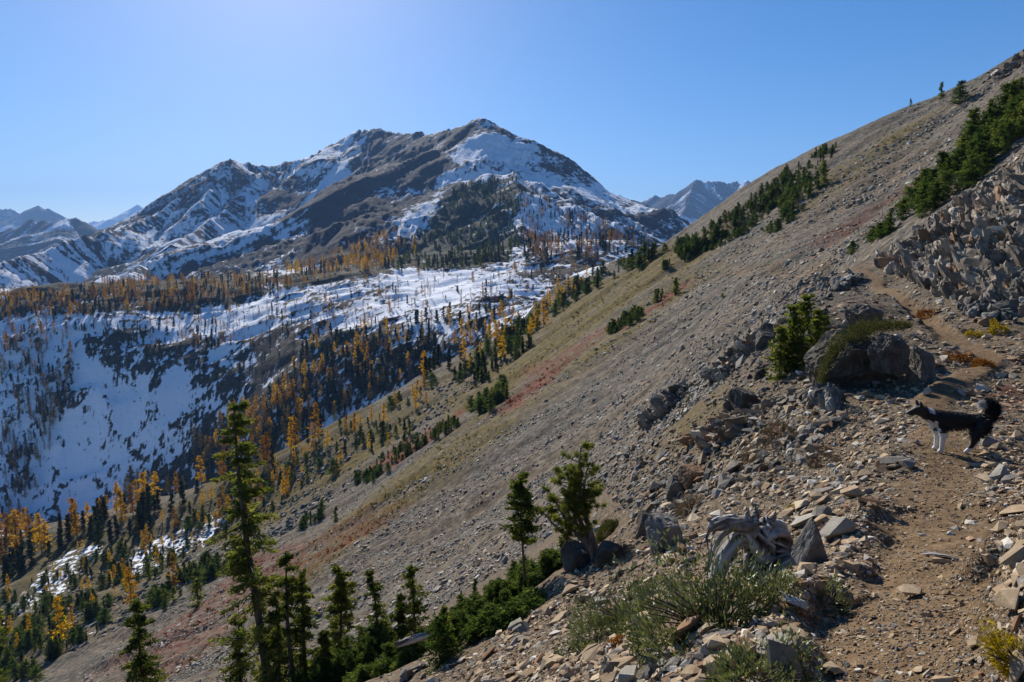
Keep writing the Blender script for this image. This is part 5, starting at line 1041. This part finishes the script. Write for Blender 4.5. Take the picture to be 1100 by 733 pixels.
# ------------------------------------------------------------------ the dog
dx0, dy0 = hit(1003, 485); dog_s = 1.0
def furmat(name, els):
    m, t, b = newmat(name, .55, .3); k = NT(t); pos = k.n('ShaderNodeTexCoord').outputs['Object']; mp = k.n('ShaderNodeMapping'); mp.inputs['Scale'].default_value = (25, 60, 60); k.l(pos, mp.inputs[0]); n = k.noise(mp.outputs[0], 1.0, 4)
    k.l(k.ramp(n, els), b.inputs['Base Color']); b.inputs['Sheen Weight'].default_value = .08; return m
M_blk = furmat('black_fur', [(.3, (.004, .004, .004)), (.7, (.016, .015, .015))]); M_wht = furmat('white_fur', [(.3, (.50, .47, .43)), (.7, (.75, .73, .70))])
M_eye = newmat('dog_eye', .1, .5)[0]; M_eye.node_tree.nodes['Principled BSDF'].inputs['Base Color'].default_value = (.03, .015, .006, 1)
def build_dog():
    J = {'pelvis': (.50, 0, .375, .105), 'spine2': (.37, 0, .378, .115), 'spine1': (.21, 0, .368, .130), 'chest': (.06, 0, .368, .142), 'wither': (-.03, 0, .415, .112), 'neck': (-.115, 0, .452, .085), 'head': (-.200, 0, .502, .072), 'brow': (-.250, 0, .490, .058), 'muz': (-.302, 0, .458, .032), 'nose': (-.342, 0, .446, .022),
         't0': (.565, 0, .425, .030), 't1': (.625, .01, .455, .026), 't2': (.645, .02, .52, .024), 't3': (.605, .02, .575, .022), 't4': (.54, .01, .585, .019), 't5': (.48, 0, .555, .013)}
    E = [('pelvis', 'spine2'), ('spine2', 'spine1'), ('spine1', 'chest'), ('chest', 'wither'), ('wither', 'neck'), ('neck', 'head'), ('head', 'brow'), ('brow', 'muz'), ('muz', 'nose'), ('pelvis', 't0'), ('t0', 't1'), ('t1', 't2'), ('t2', 't3'), ('t3', 't4'), ('t4', 't5')]
    for s, n, fx, hx in ((-1, 'n', 0.0, -.11), (1, 'f', .012, .03)):
        J.update({n + 'sh': (.03 + fx * .3, s * .072, .315, .056), n + 'el': (.055 + fx, s * .078, .225, .041), n + 'wr': (.048 + fx, s * .07, .10, .026), n + 'pa': (.042 + fx, s * .07, .035, .025), n + 'to': (.005 + fx, s * .07, .016, .024),
                  n + 'hp': (.49, s * .07, .32, .095), n + 'kn': (.455 + hx * .5, s * .085, .225, .060), n + 'hk': (.50 + hx, s * .075, .125, .030), n + 'mt': (.445 + hx, s * .072, .04, .024), n + 'ht': (.405 + hx, s * .072, .016, .024)})
        E += [('chest', n + 'sh'), (n + 'sh', n + 'el'), (n + 'el', n + 'wr'), (n + 'wr', n + 'pa'), (n + 'pa', n + 'to'), ('pelvis', n + 'hp'), (n + 'hp', n + 'kn'), (n + 'kn', n + 'hk'), (n + 'hk', n + 'mt'), (n + 'mt', n + 'ht')]
        J.update({n + 'e0': (-.195, s * .038, .538, .026), n + 'e1': (-.200, s * .047, .575, .018), n + 'e2': (-.215, s * .05, .606, .007)}); E += [('head', n + 'e0'), (n + 'e0', n + 'e1'), (n + 'e1', n + 'e2')]
    names = list(J); me = bpy.data.meshes.new('dog_cage'); me.from_pydata([J[k][:3] for k in names], [(names.index(a), names.index(b)) for a, b in E], []); ob = bpy.data.objects.new('dog_cage', me); COL.objects.link(ob)
    sk = ob.modifiers.new('s', 'SKIN'); sk.use_smooth_shade = True; sk.branch_smoothing = .6
    for i, k in enumerate(names):
        d = me.skin_vertices[0].data[i]; r = J[k][3]; d.radius = (r * (.82 if k in ('chest', 'spine1', 'spine2') else 1), r); d.use_root = k == 'pelvis'
    su = ob.modifiers.new('u', 'SUBSURF'); su.levels = 2; su.render_levels = 2
    dg = bpy.context.evaluated_depsgraph_get(); body = bpy.data.meshes.new_from_object(ob.evaluated_get(dg)); bpy.data.objects.remove(ob, do_unlink=True); return body
body = build_dog(); body.name = 'dog_body'; body.materials.clear(); body.materials.append(M_blk); body.materials.append(M_wht)
def is_white(p, n=None):
    x, y, z = p
    if z < .245 and x < .14: return True                                   # front legs
    if z < .075 and x > .2: return True                                   # hind feet
    if x > .38 and z < .13 and y > 0: return True                         # far hind shank
    if n is not None and n[0] < -.45 and -.17 < x < .01 and z < .44 and z < .40 - .9 * (x + .08) * 0 and n[2] < .3: return True    # chest and throat
    if -.125 < x < -.04 and z > .465: return True                         # patch on the neck
    if x < -.322 and z < .45: return True                                 # muzzle tip
    if x > .4 and z > .5 and x < .535: return True                        # tail tip
    return False
for p in body.polygons: p.use_smooth = True; p.material_index = 1 if is_white(p.center, p.normal) else 0
dog = thing('dog', 'black and white dog with a curled bushy tail standing on the trail facing left', 'dog', (dx0, dy0, gz(dx0, dy0)))
db = link('body', body, dog)
# coat: short guard hairs everywhere, long on the tail, rump and chest
rgd = np.random.default_rng(3); nv = len(body.polygons); C = np.empty(nv * 3); body.polygons.foreach_get('center', C); C = C.reshape(-1, 3); N = np.empty(nv * 3); body.polygons.foreach_get('normal', N); N = N.reshape(-1, 3); A = np.empty(nv); body.polygons.foreach_get('area', A)
def coat(name, sel, n, ln, wd, back, mat):
    ids = np.where(sel)[0]
    if not len(ids): return
    i = rgd.choice(ids, n, p=A[ids] / A[ids].sum()); P = C[i] + rgd.normal(size=(n, 3)) * .004; d = N[i] * .55 + np.array(back) + rgd.normal(size=(n, 3)) * .22; c, f = tris(P + d * ln * .25, d, ln * rgd.uniform(.6, 1.3, n), wd, rgd)
    me = mesh_np(name, c, f); me.materials.append(mat); link(name, me, dog)
wm = np.array([is_white(c, n_) for c, n_ in zip(C, N)]); tail = (C[:, 0] > .56) & (C[:, 2] > .40) | (C[:, 0] > .44) & (C[:, 2] > .50); trunk = (C[:, 2] > .2) & ~tail & (C[:, 0] > -.17); rump = (C[:, 0] > .46) & (C[:, 2] > .2) & (C[:, 2] < .45) & ~tail
coat('tail_fur', tail & ~wm, 6500, .085, .0045, (.15, 0, .1), M_blk); coat('tail_fur', tail & wm, 700, .055, .006, (-.2, 0, 0), M_wht)
coat('coat', trunk & ~wm, 6500, .036, .0045, (.8, 0, -.35), M_blk); coat('coat', trunk & wm, 700, .032, .005, (.6, 0, -.4), M_wht); coat('coat', rump & ~wm, 1800, .06, .005, (.5, 0, -.6), M_blk)
def ball(name, loc, r, mat, sc=(1, 1, 1)):
    bm = bmesh.new(); bmesh.ops.create_icosphere(bm, subdivisions=2, radius=r); me = bpy.data.meshes.new(name); bm.to_mesh(me); bm.free(); me.materials.append(mat)
    for p in me.polygons: p.use_smooth = True
    o = link(name, me, dog, loc); o.scale = sc
for s in (-1, 1): ball('eye', (-.276, s * .034, .500), .009, M_eye)
ball('nose', (-.362, 0, .452), .012, M_blk, (.9, 1.1, .9))
dog.rotation_euler = (0, -.0, R(-4)); dog.scale = (1.02, 1.02, 1.02)
# set the paws on the ground: follow the slope under the two feet pairs
za = gz(dx0, dy0); zb2 = gz(dx0 + .38, dy0); dog.rotation_euler = (0, 0, R(-4)); dog.location.z = min(za, zb2) - .004

# ------------------------------------------------------------------ the air
bm = bmesh.new(); bmesh.ops.create_cube(bm, size=1.0); me = bpy.data.meshes.new('haze'); bm.to_mesh(me); bm.free()
hz = bpy.data.objects.new('haze', me); COL.objects.link(hz); hz['kind'] = 'stuff'
hz.scale = (26000, 11700, 1900); hz.location = (0, 5650, 950 - 720)
m = bpy.data.materials.new('haze_air'); m.use_nodes = True; t = m.node_tree; t.nodes.clear(); pv = t.nodes.new('ShaderNodeVolumePrincipled'); pv.inputs['Color'].default_value = (.28, .52, 1.0, 1); pv.inputs['Density'].default_value = HAZE; pv.inputs['Anisotropy'].default_value = .1
t.links.new(pv.outputs[0], t.nodes.new('ShaderNodeOutputMaterial').inputs['Volume']); me.materials.append(m)
print('meshes', len(bpy.data.meshes), 'tris', sum(len(o.data.polygons) for o in S.objects if o.type == 'MESH'))
